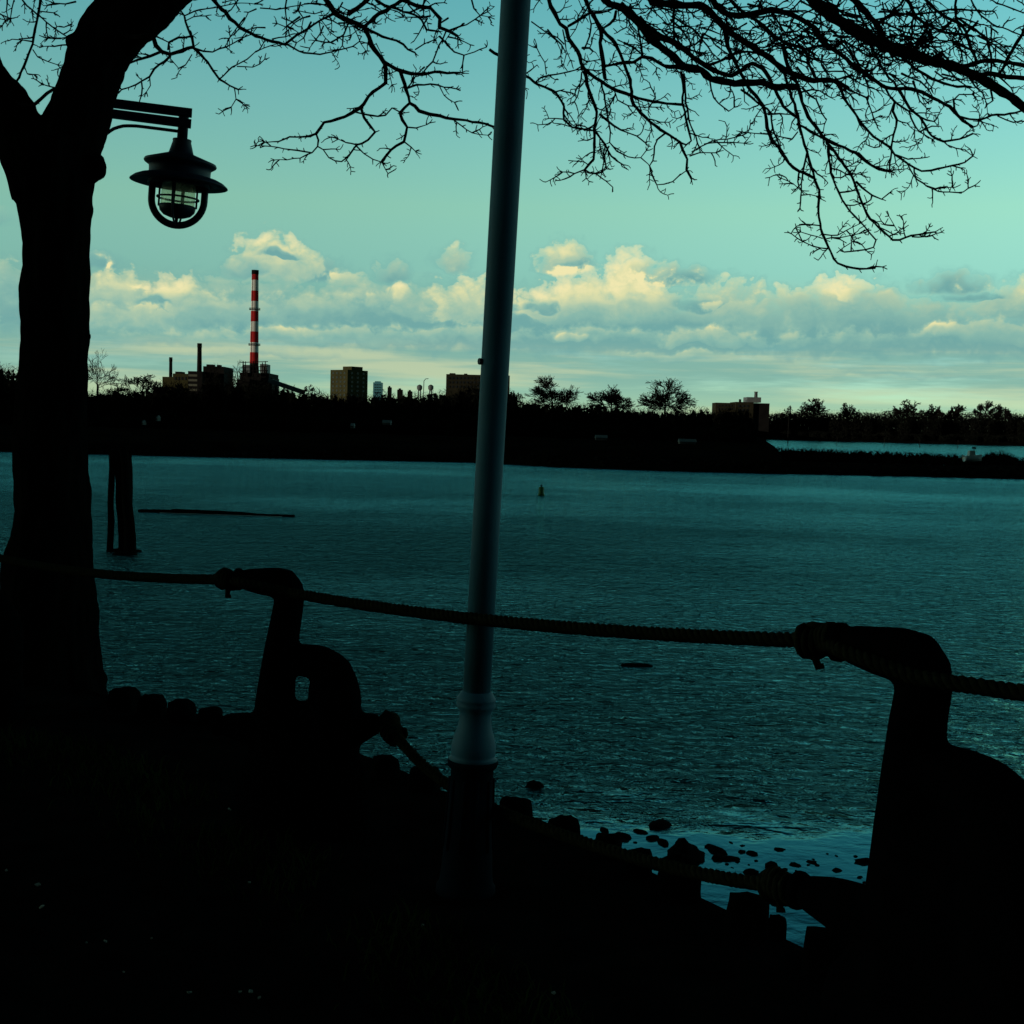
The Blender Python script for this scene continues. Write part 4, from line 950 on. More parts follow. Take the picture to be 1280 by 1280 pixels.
RIGHT = [
 (6, 3, [(690, -190), (684, -90), (683, -40), (686, 0), (700, 30), (708, 36), (711, 49), (722, 64), (730, 86), (745, 98), (764, 110), (790, 120), (816, 127), (840, 130), (853, 131)]),
 (4, 2.6, [(730, 88), (736, 112), (741, 126), (746, 140), (743, 161), (743, 180), (742, 199), (731, 212)]), (2, 1.2, [(731, 212), (745, 217), (758, 211)]), (1.8, 1, [(731, 212), (718, 217), (703, 215)]), (1.6, 1, [(745, 217), (757, 226), (766, 234)]),
 (2.6, 1.6, [(745, 165), (756, 180), (764, 195), (779, 206)]), (2, 1.3, [(761, 183), (755, 196), (753, 212)]), (2, 1.2, [(752, 104), (756, 125), (760, 148), (763, 165), (762, 178), (771, 189), (785, 196), (801, 197), (808, 188)]),
 (2.5, 1.4, [(749, 142), (757, 149), (767, 157), (785, 166), (796, 170), (806, 178)]), (3.6, 2, [(612, 62), (640, 80), (655, 94), (668, 103), (694, 115), (705, 133), (705, 150), (715, 159), (728, 161), (743, 163)]), (1.6, 1, [(705, 135), (714, 146), (720, 156)]),
 (1.6, 1, [(705, 149), (694, 148), (686, 148)]), (1.4, 1, [(715, 159), (702, 155), (692, 154)]), (2, 1.2, [(670, 102), (676, 97), (687, 94), (705, 91), (728, 87)]), (1.4, 1, [(683, 93), (681, 78), (671, 60)]),
 (4, 4.4, [(735, -185), (728, -60), (732, 0), (737, 13), (745, 26), (751, 38), (750, 54), (752, 67), (754, 79), (756, 98)]),
 (4.2, 2.6, [(740, 18), (754, 38), (769, 54), (775, 66), (780, 79), (784, 90), (788, 100), (790, 115), (792, 131), (812, 152), (825, 162), (837, 169), (850, 178), (853, 187), (859, 199), (858, 212), (864, 223)]),
 (2.2, 1.2, [(831, 167), (822, 174), (818, 183), (816, 201), (812, 207), (815, 218), (821, 231), (841, 227), (857, 214)]),
 (3, 2.4, [(710, 33), (722, 26), (736, 17), (750, 16), (768, 10)]), (3.4, 2.6, [(770, 14), (768, 24), (756, 34)]), (2.6, 2, [(728, 60), (737, 60), (741, 64)]), (3, 3.4, [(752, 82), (775, 79), (792, 78), (803, 71)]),
 (3.4, 4.5, [(803, 71), (815, 73), (830, 82), (853, 85)]), (2, 1.2, [(705, 55), (697, 47), (690, 44)]), (1.6, 1.2, [(803, 72), (802, 55), (793, 46)]), (2, 1.4, [(730, 62), (737, 45), (739, 30), (736, 15)]), (1.4, 1, [(766, 110), (772, 125), (785, 132), (804, 134), (825, 134)]), (1.6, 1.2, [(727, 90), (725, 105), (722, 120), (718, 127)]),
 (10, 7, [(700, -190), (735, -60), (756, 0), (779, 11), (799, 30), (814, 49), (837, 67), (854, 83), (877, 88), (889, 99), (919, 105), (935, 104), (952, 103), (967, 109), (995, 109)]),
 (8, 3, [(775, 5), (801, 28), (820, 43), (842, 53), (862, 68), (883, 83), (899, 91), (914, 95), (927, 88), (941, 79), (953, 85), (969, 112), (979, 133), (994, 145)]), (3.2, 2.6, [(883, 82), (899, 77), (913, 71), (926, 65), (945, 66)]),
 (11, 5, [(800, -155), (790, -40), (815, 2), (840, 5), (878, 8), (893, 20), (909, 38), (934, 54), (956, 68), (982, 88), (1009, 99), (1027, 100), (1044, 101), (1060, 110)]),
 (8, 3, [(860, -125), (870, -40), (894, 6), (910, 18), (922, 20), (938, 18), (964, 12), (980, 15), (996, 21), (1018, 34), (1027, 51), (1042, 62), (1059, 74), (1077, 88), (1107, 109), (1122, 111), (1139, 111), (1165, 122), (1187, 133), (1199, 146), (1216, 159)]),
 (4.4, 3, [(890, -100), (900, -20), (913, 0), (932, 17), (956, 34), (977, 51), (1005, 62), (1012, 82), (1018, 96)]), (3.4, 2.6, [(1005, 62), (1016, 59), (1028, 56)]), (2.6, 1.5, [(965, 14), (974, 30), (985, 47), (990, 56)]),
 (4.4, 2.2, [(906, 40), (913, 66), (922, 84), (934, 107), (954, 133), (958, 150), (962, 169), (977, 191), (986, 204), (999, 214), (1018, 223), (1024, 237), (1023, 264), (1026, 286), (1035, 308), (1047, 329), (1057, 333), (1074, 336), (1094, 335)]),
 (2.6, 2, [(926, 112), (940, 122), (953, 133), (964, 142), (966, 161), (979, 191)]), (2, 1.4, [(960, 143), (975, 142), (991, 143)]),
 (4.2, 3, [(979, 54), (984, 81), (996, 103), (1001, 120), (1010, 146), (1029, 172), (1048, 182), (1070, 191), (1084, 203), (1098, 211), (1114, 214)]), (2.4, 1.6, [(1073, 191), (1082, 200), (1092, 208), (1112, 214)]),
 (3.6, 2.6, [(980, 90), (988, 116), (997, 144), (1001, 165), (1010, 195), (1018, 223)]), (3, 2.6, [(996, 155), (1014, 165), (1031, 174)]),
 (2.7, 1.4, [(1033, 175), (1036, 190), (1038, 209), (1045, 233), (1057, 256), (1074, 276), (1086, 290), (1095, 300), (1092, 309), (1074, 313), (1055, 315)]),
 (3.2, 2, [(1033, 178), (1053, 203), (1066, 223), (1076, 250), (1084, 268), (1098, 284), (1116, 300), (1132, 297), (1155, 292), (1168, 290)]), (1.5, 1, [(1126, 294), (1118, 282), (1111, 270)]), (2.6, 1.5, [(1070, 227), (1078, 235), (1090, 244), (1102, 249), (1112, 241)]), (1.4, 1, [(1140, 296), (1155, 296), (1165, 294)]),
 (1.6, 1, [(1030, 293), (1047, 294), (1058, 288), (1074, 280)]), (1.6, 1, [(1035, 311), (1017, 308), (997, 298), (989, 292)]), (1.5, 1, [(1025, 282), (1016, 281), (1007, 280)]), (1.4, 1, [(1046, 316), (1055, 309), (1066, 302)]), (1.3, 1, [(1028, 298), (1014, 294), (1001, 290)]), (1.4, 1, [(1031, 299), (1050, 297), (1080, 291)]),
 (2.2, 1.3, [(1009, 190), (1005, 208), (1003, 222), (1001, 245), (1000, 260)]), (1.4, 1, [(1001, 238), (992, 230), (977, 223)]), (1.4, 1, [(1002, 244), (1012, 243), (1020, 245)]),
 (2.2, 1.4, [(1035, 182), (1039, 216), (1043, 222), (1052, 222), (1062, 216)]), (2, 1.4, [(997, 165), (990, 174), (980, 172), (972, 170)]),
 (14, 8, [(985, -35), (1005, -14), (1020, 4), (1040, 20), (1060, 33), (1085, 47), (1110, 58), (1135, 66), (1165, 77), (1195, 84), (1225, 98), (1247, 111), (1265, 122), (1285, 139), (1330, 170)]),
 (5, 4, [(1195, 84), (1210, 82), (1225, 77), (1247, 76), (1265, 79), (1285, 83), (1330, 90)]), (5, 4, [(1215, 92), (1225, 94), (1238, 92), (1257, 96), (1285, 99), (1330, 110)]), (3.4, 4.4, [(1249, 92), (1262, 69), (1280, 38), (1295, 0), (1310, -60)]),
 (7, 6, [(1010, -70), (1040, -30), (1067, 0), (1092, 26), (1105, 48), (1125, 62)]), (4, 3, [(1060, -60), (1110, -30), (1133, 0), (1148, 24), (1172, 37), (1191, 42), (1215, 45)]), (3.4, 2.4, [(1145, -40), (1129, 0), (1114, 17), (1097, 32)]),
 (4, 2.8, [(1090, -60), (1140, -25), (1157, 0), (1176, 17), (1199, 30), (1208, 41), (1214, 62), (1221, 77)]), (3.2, 2.4, [(1200, -40), (1195, 0), (1195, 22), (1219, 37), (1234, 51), (1239, 75), (1238, 92)]), (2.8, 1.8, [(1116, 17), (1145, 18), (1172, 15), (1195, 12), (1214, 13), (1240, 14)]),
 (3, 2.4, [(1085, 50), (1094, 68), (1105, 88), (1118, 103), (1122, 112)]), (3.2, 2.4, [(1120, 66), (1133, 76), (1144, 86), (1158, 94), (1172, 101), (1190, 107), (1214, 109)]),
 (3.2, 2, [(1124, 112), (1130, 123), (1137, 135), (1150, 146), (1157, 157), (1165, 170), (1180, 177), (1199, 174), (1216, 167)]), (2.2, 1.5, [(1136, 138), (1139, 148), (1144, 158), (1155, 168), (1165, 174)]), (2.6, 2, [(1107, 110), (1118, 127), (1128, 134), (1136, 139)]),
 (2.6, 1.8, [(1118, 129), (1116, 139), (1121, 150), (1117, 168), (1114, 184), (1112, 212)]),
 (3.2, 2, [(1044, 101), (1052, 114), (1060, 130), (1079, 157), (1092, 171), (1103, 178), (1112, 184), (1118, 193), (1135, 205), (1152, 214), (1172, 211), (1190, 207), (1206, 203), (1216, 195)]), (2, 1.2, [(1135, 206), (1142, 219), (1159, 233), (1179, 240), (1204, 240), (1218, 232)]), (1.6, 1, [(1157, 232), (1170, 236), (1190, 234)]),
 (2.4, 1.6, [(1060, 112), (1072, 117), (1083, 122), (1090, 141), (1096, 156)]), (1.8, 1, [(1118, 193), (1135, 199), (1156, 197)]), (2.6, 1.8, [(1199, 146), (1212, 149), (1225, 150), (1240, 144), (1262, 142), (1285, 138), (1320, 128)]), (1.8, 1.2, [(1247, 145), (1258, 150), (1267, 153), (1285, 152)]),
 (2.2, 1.4, [(1235, -30), (1240, 0), (1253, 6), (1266, 11), (1285, 18)]), (3, 2.2, [(843, 8), (842, 25), (842, 38), (843, 52)]), (3, 2, [(851, 90), (854, 106), (853, 122), (856, 139), (859, 156), (864, 176), (858, 181), (850, 178)]), (2.4, 1.4, [(855, 92), (857, 122), (861, 150), (874, 184)]),
 (2, 1.2, [(866, 190), (874, 184), (891, 176), (909, 174), (928, 169)]), (1.5, 1, [(862, 195), (874, 191), (895, 191)]), (1.4, 1, [(880, 180), (905, 178), (930, 179)]), (2, 1.2, [(887, 99), (889, 112), (898, 129), (911, 139), (918, 134)]),
 (2, 1.3, [(1003, 111), (1020, 124), (1027, 141), (1033, 150), (1029, 165)]), (1.8, 1, [(954, 167), (965, 168), (928, 165)]), (2, 1.2, [(1002, 115), (1015, 112), (1030, 117)]), (2.4, 1.6, [(840, 20), (855, 30), (866, 36), (878, 50), (890, 66)]), (2, 1.4, [(842, 37), (850, 55), (862, 62), (880, 66)]),
 (2.2, 1.5, [(1150, 146), (1158, 150), (1168, 152)]), (2.4, 1.6, [(1199, 146), (1193, 136), (1192, 125), (1199, 118), (1215, 118)]), (2.4, 1.6, [(1238, 110), (1240, 120), (1241, 126), (1235, 130)]), (2.2, 1.4, [(1130, 66), (1145, 58), (1160, 52), (1175, 54), (1190, 50)]), (2.4, 1.6, [(1150, 74), (1158, 60), (1170, 45), (1185, 30), (1196, 18)]),
 (2.4, 1.4, [(1092, 26), (1110, 30), (1130, 40), (1150, 42), (1175, 40)]), (2, 1.2, [(1105, 48), (1120, 44), (1140, 46), (1160, 56), (1180, 68)]), (2.2, 1.4, [(1205, -30), (1214, 0), (1222, 14), (1240, 30), (1260, 37), (1285, 46)]), (2.4, 1.4, [(1050, 26), (1046, 8), (1056, -12)]), (2.2, 1.4, [(1040, 60), (1056, 52), (1070, 60), (1085, 70), (1110, 72)]), (2, 1.4, [(1062, 84), (1080, 92), (1095, 92), (1112, 92)]), (2, 1.3, [(1040, 100), (1060, 96), (1078, 106), (1095, 112)]),
]
for i_, (w0, w1, pts) in enumerate(RIGHT): branch(YR - 0.25 + 0.5 * ((i_ * 37) % 11) / 11, w0, w1, pts, dens=1.7, lmax=30, big=0.33, dY=rng.uniform(-.25, .25))
# finer growth thick about the upper right
for _ in range(240):
    x0 = rng.triangular(650, 1310, 1060); y0 = rng.uniform(-25, 45) + min(70, max(0, (x0 - 700) * 0.16)) * rng.random()
    a = rng.choice([0.45, 0.7, 1.0, 0.2, 2.4]) + rng.gauss(0, .3); pts = [(x0, y0)]
    for j in range(rng.choice([3, 4, 5])):
        a += rng.gauss(0, .32); pts.append((pts[-1][0] + 13 * math.cos(a), pts[-1][1] + 13 * math.sin(a)))
    branch(YR + rng.uniform(-.5, .6), rng.uniform(1.3, 2.6), 0.9, pts, dens=1.4, lmax=20, big=0.3)
for _ in range(34):
    x0 = rng.uniform(300, 600); y0 = rng.uniform(-20, 35)
    a = rng.choice([0.3, 0.9, 2.2, 2.8]) + rng.gauss(0, .3); pts = [(x0, y0)]
    for j in range(3):
        a += rng.gauss(0, .35); pts.append((pts[-1][0] + 11 * math.cos(a), pts[-1][1] + 11 * math.sin(a)))
    branch(LY + rng.uniform(-.3, .3), rng.uniform(1.3, 2.2), 1.0, pts, dens=1.4, lmax=16, big=0.25)
# the crown above the picture
for _ in range(16):
    x0 = rng.choice([150, 165, -120, -90, 430, 560, 700, 260]); y0 = {150: -120, 165: -220, -120: -120, -90: -20, 430: -150, 560: -185, 700: -190, 260: -50}[x0]
    a = rng.uniform(-2.6, -0.5); pts = [(x0, y0)]
    for j in range(5):
        a += rng.gauss(0, .3); pts.append((pts[-1][0] + 75 * math.cos(a), pts[-1][1] + 75 * math.sin(a)))
    branch(8.3, 9, 2, pts, dens=0.3)
crown = TB.build('crown', MT['twig'], tree)
rebase(tree, Vector((tp[0].x, tp[0].y, 0)))
# ------------------------------------------------------------------ things in the water
# pile cluster
dol = empty('pile_cluster', 'cluster of three leaning dark timber piles standing in the water by the trunk', 'mooring piles')
YD = on(158, 690, WATER).y
def pile(x0, y0, x1, y1, w0, w1, dy, nm='pile'):
    b = MB(); n = 9; p = []; r_ = []
    A0, A1 = at(x0, y0, YD + dy), at(x1, y1, YD + dy * 0.3)
    A0.z = WATER - 1.5
    for i in range(n):
        t = i / (n - 1); p.append(A0.lerp(A1, t) + Vector((0.02 * math.sin(i * 2.1), 0, 0))); r_.append(m((w0 + (w1 - w0) * t) / 2 * (1 + 0.06 * math.sin(i * 3.7 + x0)), YD))
    b.tube(p, r_, 12); return b.build(nm, MT['wood'], dol, True)
pile(137, 690, 140, 563, 9, 7.5, 0.0)
pile(158, 692, 146, 561, 13, 8.5, 0.25)
pile(167, 690, 155, 562, 17, 11, -0.1)
pile(162, 690, 160, 568, 14, 10, 0.35)
b = MB(); b.tube([at(140, 600, YD - .2), at(150, 598, YD - .25), at(163, 600, YD - .2)], 0.05, 8); 
b = MB()
for x0, x1_, y_ in ((132, 178, 689), (140, 172, 693)):
    c = on((x0 + x1_) / 2, y_, WATER); hw = m(x1_ - x0, c.y) / 2
    b.lathe([(hw * 0.9, -0.3), (hw, -0.02), (hw * .92, 0.05), (hw * .5, 0.09)], Matrix.Translation(c) @ Matrix.Diagonal((1, 0.7, 1, 1)), 20)
b.build('footing', MT['wood'], dol, True)
rebase(dol, Vector((at(155, 690, YD).x, YD, WATER)))
# long low timber
la, lb2 = on(173, 639.5, WATER), on(368, 646, WATER)
b = MB(); n = 40
for i in range(n):
    pass
pl, rl = [], []
for i in range(n + 1):
    t = i / n; p = la.lerp(lb2, t); p.z = WATER + 0.03 + 0.03 * mnoise.noise(Vector((t * 9, 1, 0)))
    pl.append(p); rl.append(max(0.03, (0.07 + 0.10 * math.sin(math.pi * min(1, t * 1.15 + 0.05))) * (1 + 0.35 * mnoise.noise(Vector((t * 23, 4, 0))))))
b.tube(pl, rl, 8)
lg = b.build('floating_timber', MT['wood'], None, True); tag(lg, 'long low dark timber floating on the water right of the pile cluster', 'timber')
b = MB()
fp = [p + Vector((0, -0.34 - 0.05 * mnoise.noise(p * 3), -0.02)) for p in pl[6:38]]
b.tube([Vector((p.x, p.y, WATER + 0.004)) for p in fp], [0.06 * (0.5 + abs(mnoise.noise(Vector((i * .37, 0, 2))))) for i in range(len(fp))], 6, flat=0.35)  # pale strip also stands for light reflected off the wavelets
fm = b.build('foam_glint_line', MT['foam'], None, True); tag(fm, 'thin bright line of foam and wave glint along the near side of the floating timber', 'foam', kind='stuff')
c = on(795, 832, WATER); hw = m(20, c.y)
dm = stone_mesh(hw, hw * 0.35, 0.035, 31, MT['wood'], 'driftwood', rough=0.25, box=0.15)
o = bpy.data.objects.new('driftwood', dm); col.objects.link(o); o.location = (c.x, c.y, WATER + 0.012); tag(o, 'small dark piece of driftwood afloat in mid river, right of the lamp pole', 'driftwood')
# buoy
c = on(676.5, 619, WATER); s = c.y / F
by = empty('buoy', 'small green channel buoy standing upright in the river', 'buoy')
M = Matrix.Translation(c)
b = MB(); b.lathe([(3.6 * s, -0.35), (3.6 * s, 0.06), (3.3 * s, 3.0 * s), (3.2 * s, 9.4 * s), (2.9 * s, 10.2 * s), (0.6 * s, 10.6 * s)], M, 20); b.build('body', MT['green'], by, True)
b = MB(); b.lathe([(4.3 * s, -0.10), (4.4 * s, 0.4 * s), (4.2 * s, 1.5 * s), (3.6 * s, 1.9 * s)], M, 20); b.build('float_collar', MT['green'], by, True)
b = MB(); b.lathe([(0.7 * s, 10.4 * s), (0.7 * s, 11.6 * s), (1.2 * s, 11.7 * s), (1.2 * s, 12.8 * s), (0.2 * s, 13.1 * s)], M, 12); b.build('lamp', MT['soot'], by, True)
rebase(by, c)
# ------------------------------------------------------------------ far shore
def ground_y(px, py): return on(px, py, WATER)
SH = [(-900, 544), (-300, 558), (0, 564.5), (100, 567.5), (250, 571), (420, 574.5), (590, 578), (700, 584), (840, 589), (980, 592.5), (1130, 595.5), (1280, 599), (1500, 605), (2000, 618)]
shore = [on(x, y, WATER) for x, y in SH]
shore = [p.to_2d() for p in shore]
sp2 = []
for a, c in zip(shore, shore[1:]):
    n = max(1, int((c - a).length / 1.2))
    for i in range(n): sp2.append(a.lerp(c, i / n))
sp2.append(shore[-1])
def bank(offs, hs, name, material, x_lo, x_hi):
    pts = [p for p in sp2 if x_lo <= p.x <= x_hi]
    b = MB(); k_ = len(pts); vs = []
    for o, h in zip(offs, hs):
        for p in pts:
            j = 0.9 * mnoise.noise(Vector((p.x * 0.11, o * 0.2, 1))) + 0.35 * mnoise.noise(Vector((p.x * 0.9, o * 0.5, 5)))
            vs.append(Vector((p.x * (1 + o / 190), p.y + o + j, WATER + h + (0.35 * j if h > 0 else 0))))
    b.add(vs, [(j * k_ + i, j * k_ + i + 1, (j + 1) * k_ + i + 1, (j + 1) * k_ + i) for j in range(len(offs) - 1) for i in range(k_ - 1)])
    return tag(b.build(name, material, smooth=True), kind='structure')
XG = at(925, 556, 190).x
bank([-1, 0.3, 2, 4, 7, 12, 22, 40, 90, 250, 700, 2500], [-1, 0.1, 0.9, 1.5, 1.8, 2.0, 2.3, 2.6, 3.0, 3.5, 6, 9], 'far_shore', MT['shore'], -1e9, XG)
bank([-1, 0.3, 2, 4, 7, 12, 20, 28, 34, 40], [-1, 0.1, 0.6, 0.9, 1.1, 1.2, 1.0, 0.7, 0.2, -1], 'spit', MT['shore'], XG - 2, 1e9)
# the land beyond the second reach of water
b = MB(); yy = 640
def land(name, Y0, Y1, x0, x1, h0, h1):
    xs = [x0 + (x1 - x0) * i / 60 for i in range(61)]
    ys = [Y0, Y0 + 4, Y0 + 20, Y0 + 80, (Y0 + Y1) / 2, Y1]; hh = [-1, 0.8, h0, h0 * 1.2, (h0 + h1) / 2, h1]
    vs = [Vector((x, y + 6 * mnoise.noise(Vector((x * .02, y * .01, 0))), WATER + h)) for y, h in zip(ys, hh) for x in xs]
    b = MB(); b.add(vs, [(j * 61 + i, j * 61 + i + 1, (j + 1) * 61 + i + 1, (j + 1) * 61 + i) for j in range(5) for i in range(60)])
    return tag(b.build(name, MT['shore'], smooth=True), kind='structure')
land('far_land', 720, 4000, 60, 2600, 3, 12)

# ---- woods: thickets of twig-like slivers with leafless crowns on top
def thicket(b, x, y, z, h, wd, n, rng, fine, kk):
    """one leafless bushy plant: slivers fanning up through a rounded body"""
    for _ in range(n):
        a = rng.random() * 6.2832; t = rng.random() ** (0.55 if fine else 0.8)
        rr = wd * math.sqrt(rng.random())
        dome = 1 - (0.22 if kk > 1.5 else 0.55) * (rr / wd) ** 2
        c = Vector((x + rr * math.cos(a), y + rr * math.sin(a) * 0.8, z + h * t * dome))
        L_ = (rng.uniform(0.6, 1.5) if fine else rng.uniform(0.7, 1.3)) * min(1, 0.25 + h / 4) * (0.8 if kk > 1.5 else 1.0)
        d = Vector((rng.gauss(0, .5) + 0.5 * math.cos(a), rng.gauss(0, .5) + .3 * math.sin(a), rng.uniform(0.2, 1.2))).normalized()
        s_ = d.cross(Vector((rng.gauss(0, 1), rng.gauss(0, 1), rng.gauss(0, 1)))).normalized() * (L_ * (0.05 if fine else 0.42))
        b.add([c - d * L_ * .5 - s_, c - d * L_ * .5 + s_, c + d * L_ * .5], [(0, 1, 2)])
def wood(name, label, spec, seed, material=None):
    """spec: (px0, px1, spacing px, Y, top line function y(px), jitter, depth)"""
    rng = random.Random(seed); b = MB()
    for px0, px1, step, Y, top, jit, dY in spec:
        x = px0; kk = Y / 265
        while x < px1:
            Yt = Y + rng.uniform(0, dY)
            base = at(x, 556, Yt); base.z = WATER + (1.9 if Y > 194 else 1.1)
            # the crowns rise and fall in slow clumps
            ty = top(x) + jit * 1.6 * mnoise.noise(Vector((x * 0.06, Y, seed))) + rng.uniform(-jit, jit) * 0.35
            h = max(0.35, at(x, ty, Yt).z - base.z); wd = m(step * 1.5, Yt)
            o0 = len(b.v)
            nf = int(min(620, (44 if kk < 1.5 else 40) * h * wd)) + 30
            thicket(b, base.x, base.y, base.z - .4, h * 0.97, wd, nf, rng, False, kk)
            thicket(b, base.x, base.y, base.z + h * 0.3, h * 0.76, wd * 1.05, nf // (2 if kk < 1.5 else 5), rng, True, kk)
            if kk > 1.5:                              # farther off: coarser twigs, the same number of pixels
                pass
            b.tube([base - Vector((0, 0, .5)), base + Vector((rng.uniform(-.3, .3), 0, h * 0.5)), base + Vector((rng.uniform(-.6, .6), 0, h * 0.85))], [0.2, 0.13, 0.05], 4)
            x += step * rng.uniform(0.7, 1.3)
    o = b.build(name, material or MT['foliage'])
    return tag(o, label, 'wood', kind='stuff')
def pw(*pts):
    def f(x):
        if x <= pts[0][0]: return pts[0][1]
        for (x0, y0), (x1, y1) in zip(pts, pts[1:]):
            if x <= x1: return y0 + (y1 - y0) * (x - x0) / (x1 - x0)
        return pts[-1][1]
    return f
topL = pw((-60, 444), (-20, 446), (10, 455), (24, 460), (40, 478), (108, 488), (150, 487), (180, 481), (204, 476), (230, 475), (236, 486), (248, 486), (254, 474), (282, 472), (290, 474), (330, 478), (360, 484), (400, 490), (440, 493), (480, 490), (520, 491), (560, 488), (580, 480), (600, 476), (630, 480), (648, 500), (670, 500), (700, 502), (760, 506), (800, 510), (850, 511), (900, 509.5), (935, 511), (960, 514))
wood('woods', 'dark leafless woods filling the far bank left of the open water',
     [(-70, 938, 7, 265, topL, 3.0, 60), (-60, 930, 9, 225, lambda x: topL(x) * 0.45 + 0.55 * 548, 5, 20), (-60, 925, 7, 196, lambda x: 551 + (x - 640) * .018, 4, 10)], 5)
topR = pw((930, 518), (985, 515), (1010, 511), (1040, 514), (1080, 515), (1130, 512), (1180, 516), (1230, 513), (1300, 518), (1400, 514))
wood('distant_woods', 'low line of distant trees along the horizon at right',
     [(915, 1330, 4, 770, lambda x: topR(x) - 2, 1.8, 90), (915, 1330, 5, 745, lambda x: topR(x) * .78 + .22 * 545, 2, 25), (915, 1330, 5, 728, lambda x: 541 + (x - 1100) * .02, 3, 8)], 6)
wood('spit_scrub', 'low dark scrub covering the narrow spit at right',
     [(930, 1340, 4, 193, pw((926, 550), (940, 557), (1000, 559), (1100, 562.5), (1200, 567), (1222, 571), (1236, 564), (1255, 563), (1276, 571), (1340, 574)), 1.2, 10), (930, 1340, 4, 188, pw((930, 566), (1340, 578)), 2, 5)], 8)

# ---- single bare trees on the skyline
def bare_tree(px, top, base_y, wpx, Y, label, seed, levels=5, thick=1.0, droop=0.0, density=3, up=0.35, group='bare trees on the far skyline'):
    rng = random.Random(seed)
    bse = at(px, base_y, Y); tpz = at(px, top, Y).z
    root = empty('bare_tree', label, 'tree', group)
    H = tpz - bse.z; gl = WATER + 2.0
    tb, cb = MB(), MB()
    tr_h = H * 0.22
    wid = m(wpx, Y) / 2
    mn = m(0.34 if Y < 600 else 0.5, Y) / 2
    tb.tube([Vector((bse.x, bse.y, gl)), bse, bse + Vector((0, 0, tr_h))], [0.045 * H * thick, 0.035 * H * thick, 0.028 * H * thick], 8)
    def grow(p, d, L_, r, lv):
        pts = [p]; n = 3
        for i in range(n):
            d = (d + Vector((rng.gauss(0, .13), rng.gauss(0, .13), rng.gauss(0, .10) + 0.03))).normalized()
            pts.append(pts[-1] + d * L_ / n)
        cb.tube(pts, [max(mn, r * (1 - 0.4 * i / n)) for i in range(n + 1)], 4 if lv < 3 else 5, caps=False)
        if lv == 0: return
        for k_ in range(density):
            q_ = pts[-1] if k_ < 2 else pts[rng.choice([1, 2])]
            ax_ = d.orthogonal().normalized(); ax_ = Matrix.Rotation(rng.random() * 6.28, 3, d) @ ax_
            nd = (d + ax_ * rng.uniform(0.35, 0.85)).normalized()
            grow(q_, nd, L_ * rng.uniform(0.66, 0.86), r * 0.62, lv - 1)
    top_p = bse + Vector((0, 0, tr_h))
    for k_ in range(7):
        a = 6.2832 * k_ / 7 + rng.random() * .6
        elv = rng.choice([0.15, 0.45, 0.8, 1.3])
        v_ = Vector((math.cos(a), math.sin(a), elv)).normalized()
        grow(bse + Vector((0, 0, tr_h * rng.uniform(0.45, 1.0))), v_, H * rng.uniform(0.20, 0.27), 0.011 * H * thick, levels - 1)
    grow(top_p, Vector((0.05, 0, 1)), H * 0.27, 0.014 * H * thick, levels - 1)
    # fit the crown to the outline's width and height
    xs = [v[0] - bse.x for v in cb.v]; zs = [v[2] - bse.z for v in cb.v]
    fx = wid / max(0.1, (sorted(abs(x) for x in xs)[int(len(xs) * .985)])); fz = H / max(0.1, sorted(zs)[int(len(zs) * .992)])
    cb.v = [(bse.x + (v[0] - bse.x) * fx, bse.y + (v[1] - bse.y) * fx, bse.z + (v[2] - bse.z) * fz) for v in cb.v]
    tb.v = [(v[0], v[1], bse.z + (v[2] - bse.z) * fz if v[2] > bse.z else v[2]) for v in tb.v]
    tb.build('trunk', MT['bark'], root, True); cb.build('crown', MT['twig'], root)
    rebase(root, Vector((bse.x, bse.y, gl)))
bare_tree(122, 441, 492, 46, 255, 'tall spindly bare tree just right of the big trunk', 1, 5, .8)
bare_tree(178, 469, 494, 54, 262, 'broad low bare tree on the skyline left of the slim chimneys', 2, 5, .9, density=3)
bare_tree(146, 480, 494, 24, 250, 'small bare tree between the spindly tree and the broad low one', 9, 4)
bare_tree(690, 473, 512, 58, 262, 'bare tree with rounded crown nearest right of the lamp pole', 3, 5, 1.0, density=4)
bare_tree(764, 487, 515, 54, 266, 'low spreading bare tree in the middle of the three right of the lamp pole', 4, 5, .9, density=4)
bare_tree(831, 476, 518, 66, 262, 'largest round bare tree, right of the low spreading one', 15, 5, 1.0, density=4)
bare_tree(267, 456, 490, 22, 300, 'thin bare treetop beside the dark factory block', 6, 4)
bare_tree(297, 452, 488, 26, 300, 'thin bare treetop left of the striped chimney', 7, 4)
bare_tree(645, 490, 506, 22, 255, 'small bare tree touching the right side of the lamp pole', 8, 4)
bare_tree(386, 481, 492, 16, 300, 'tiny bare tree just left of the tan apartment tower', 10, 4)
for i, (x, t, w_, lab) in enumerate(((1014, 499, 34, 'soft rounded distant tree, leftmost bump on the right horizon'), (1060, 505, 26, 'distant tree second from left on the right horizon'), (1134, 501, 36, 'tallest rounded distant tree on the right horizon'), (1166, 507, 26, 'low distant tree right of the tallest rounded one'), (1192, 507, 26, 'low distant tree in the gap on the right horizon'), (1232, 502, 30, 'flat topped distant tree near the right edge'), (1253, 507, 24, 'distant tree closest to the right edge'), (985, 509, 20, 'distant tree just right of the stepped building'))):
    bare_tree(x, t, t + 22, w_, 765, lab, 20 + i, 5, .9, density=3)

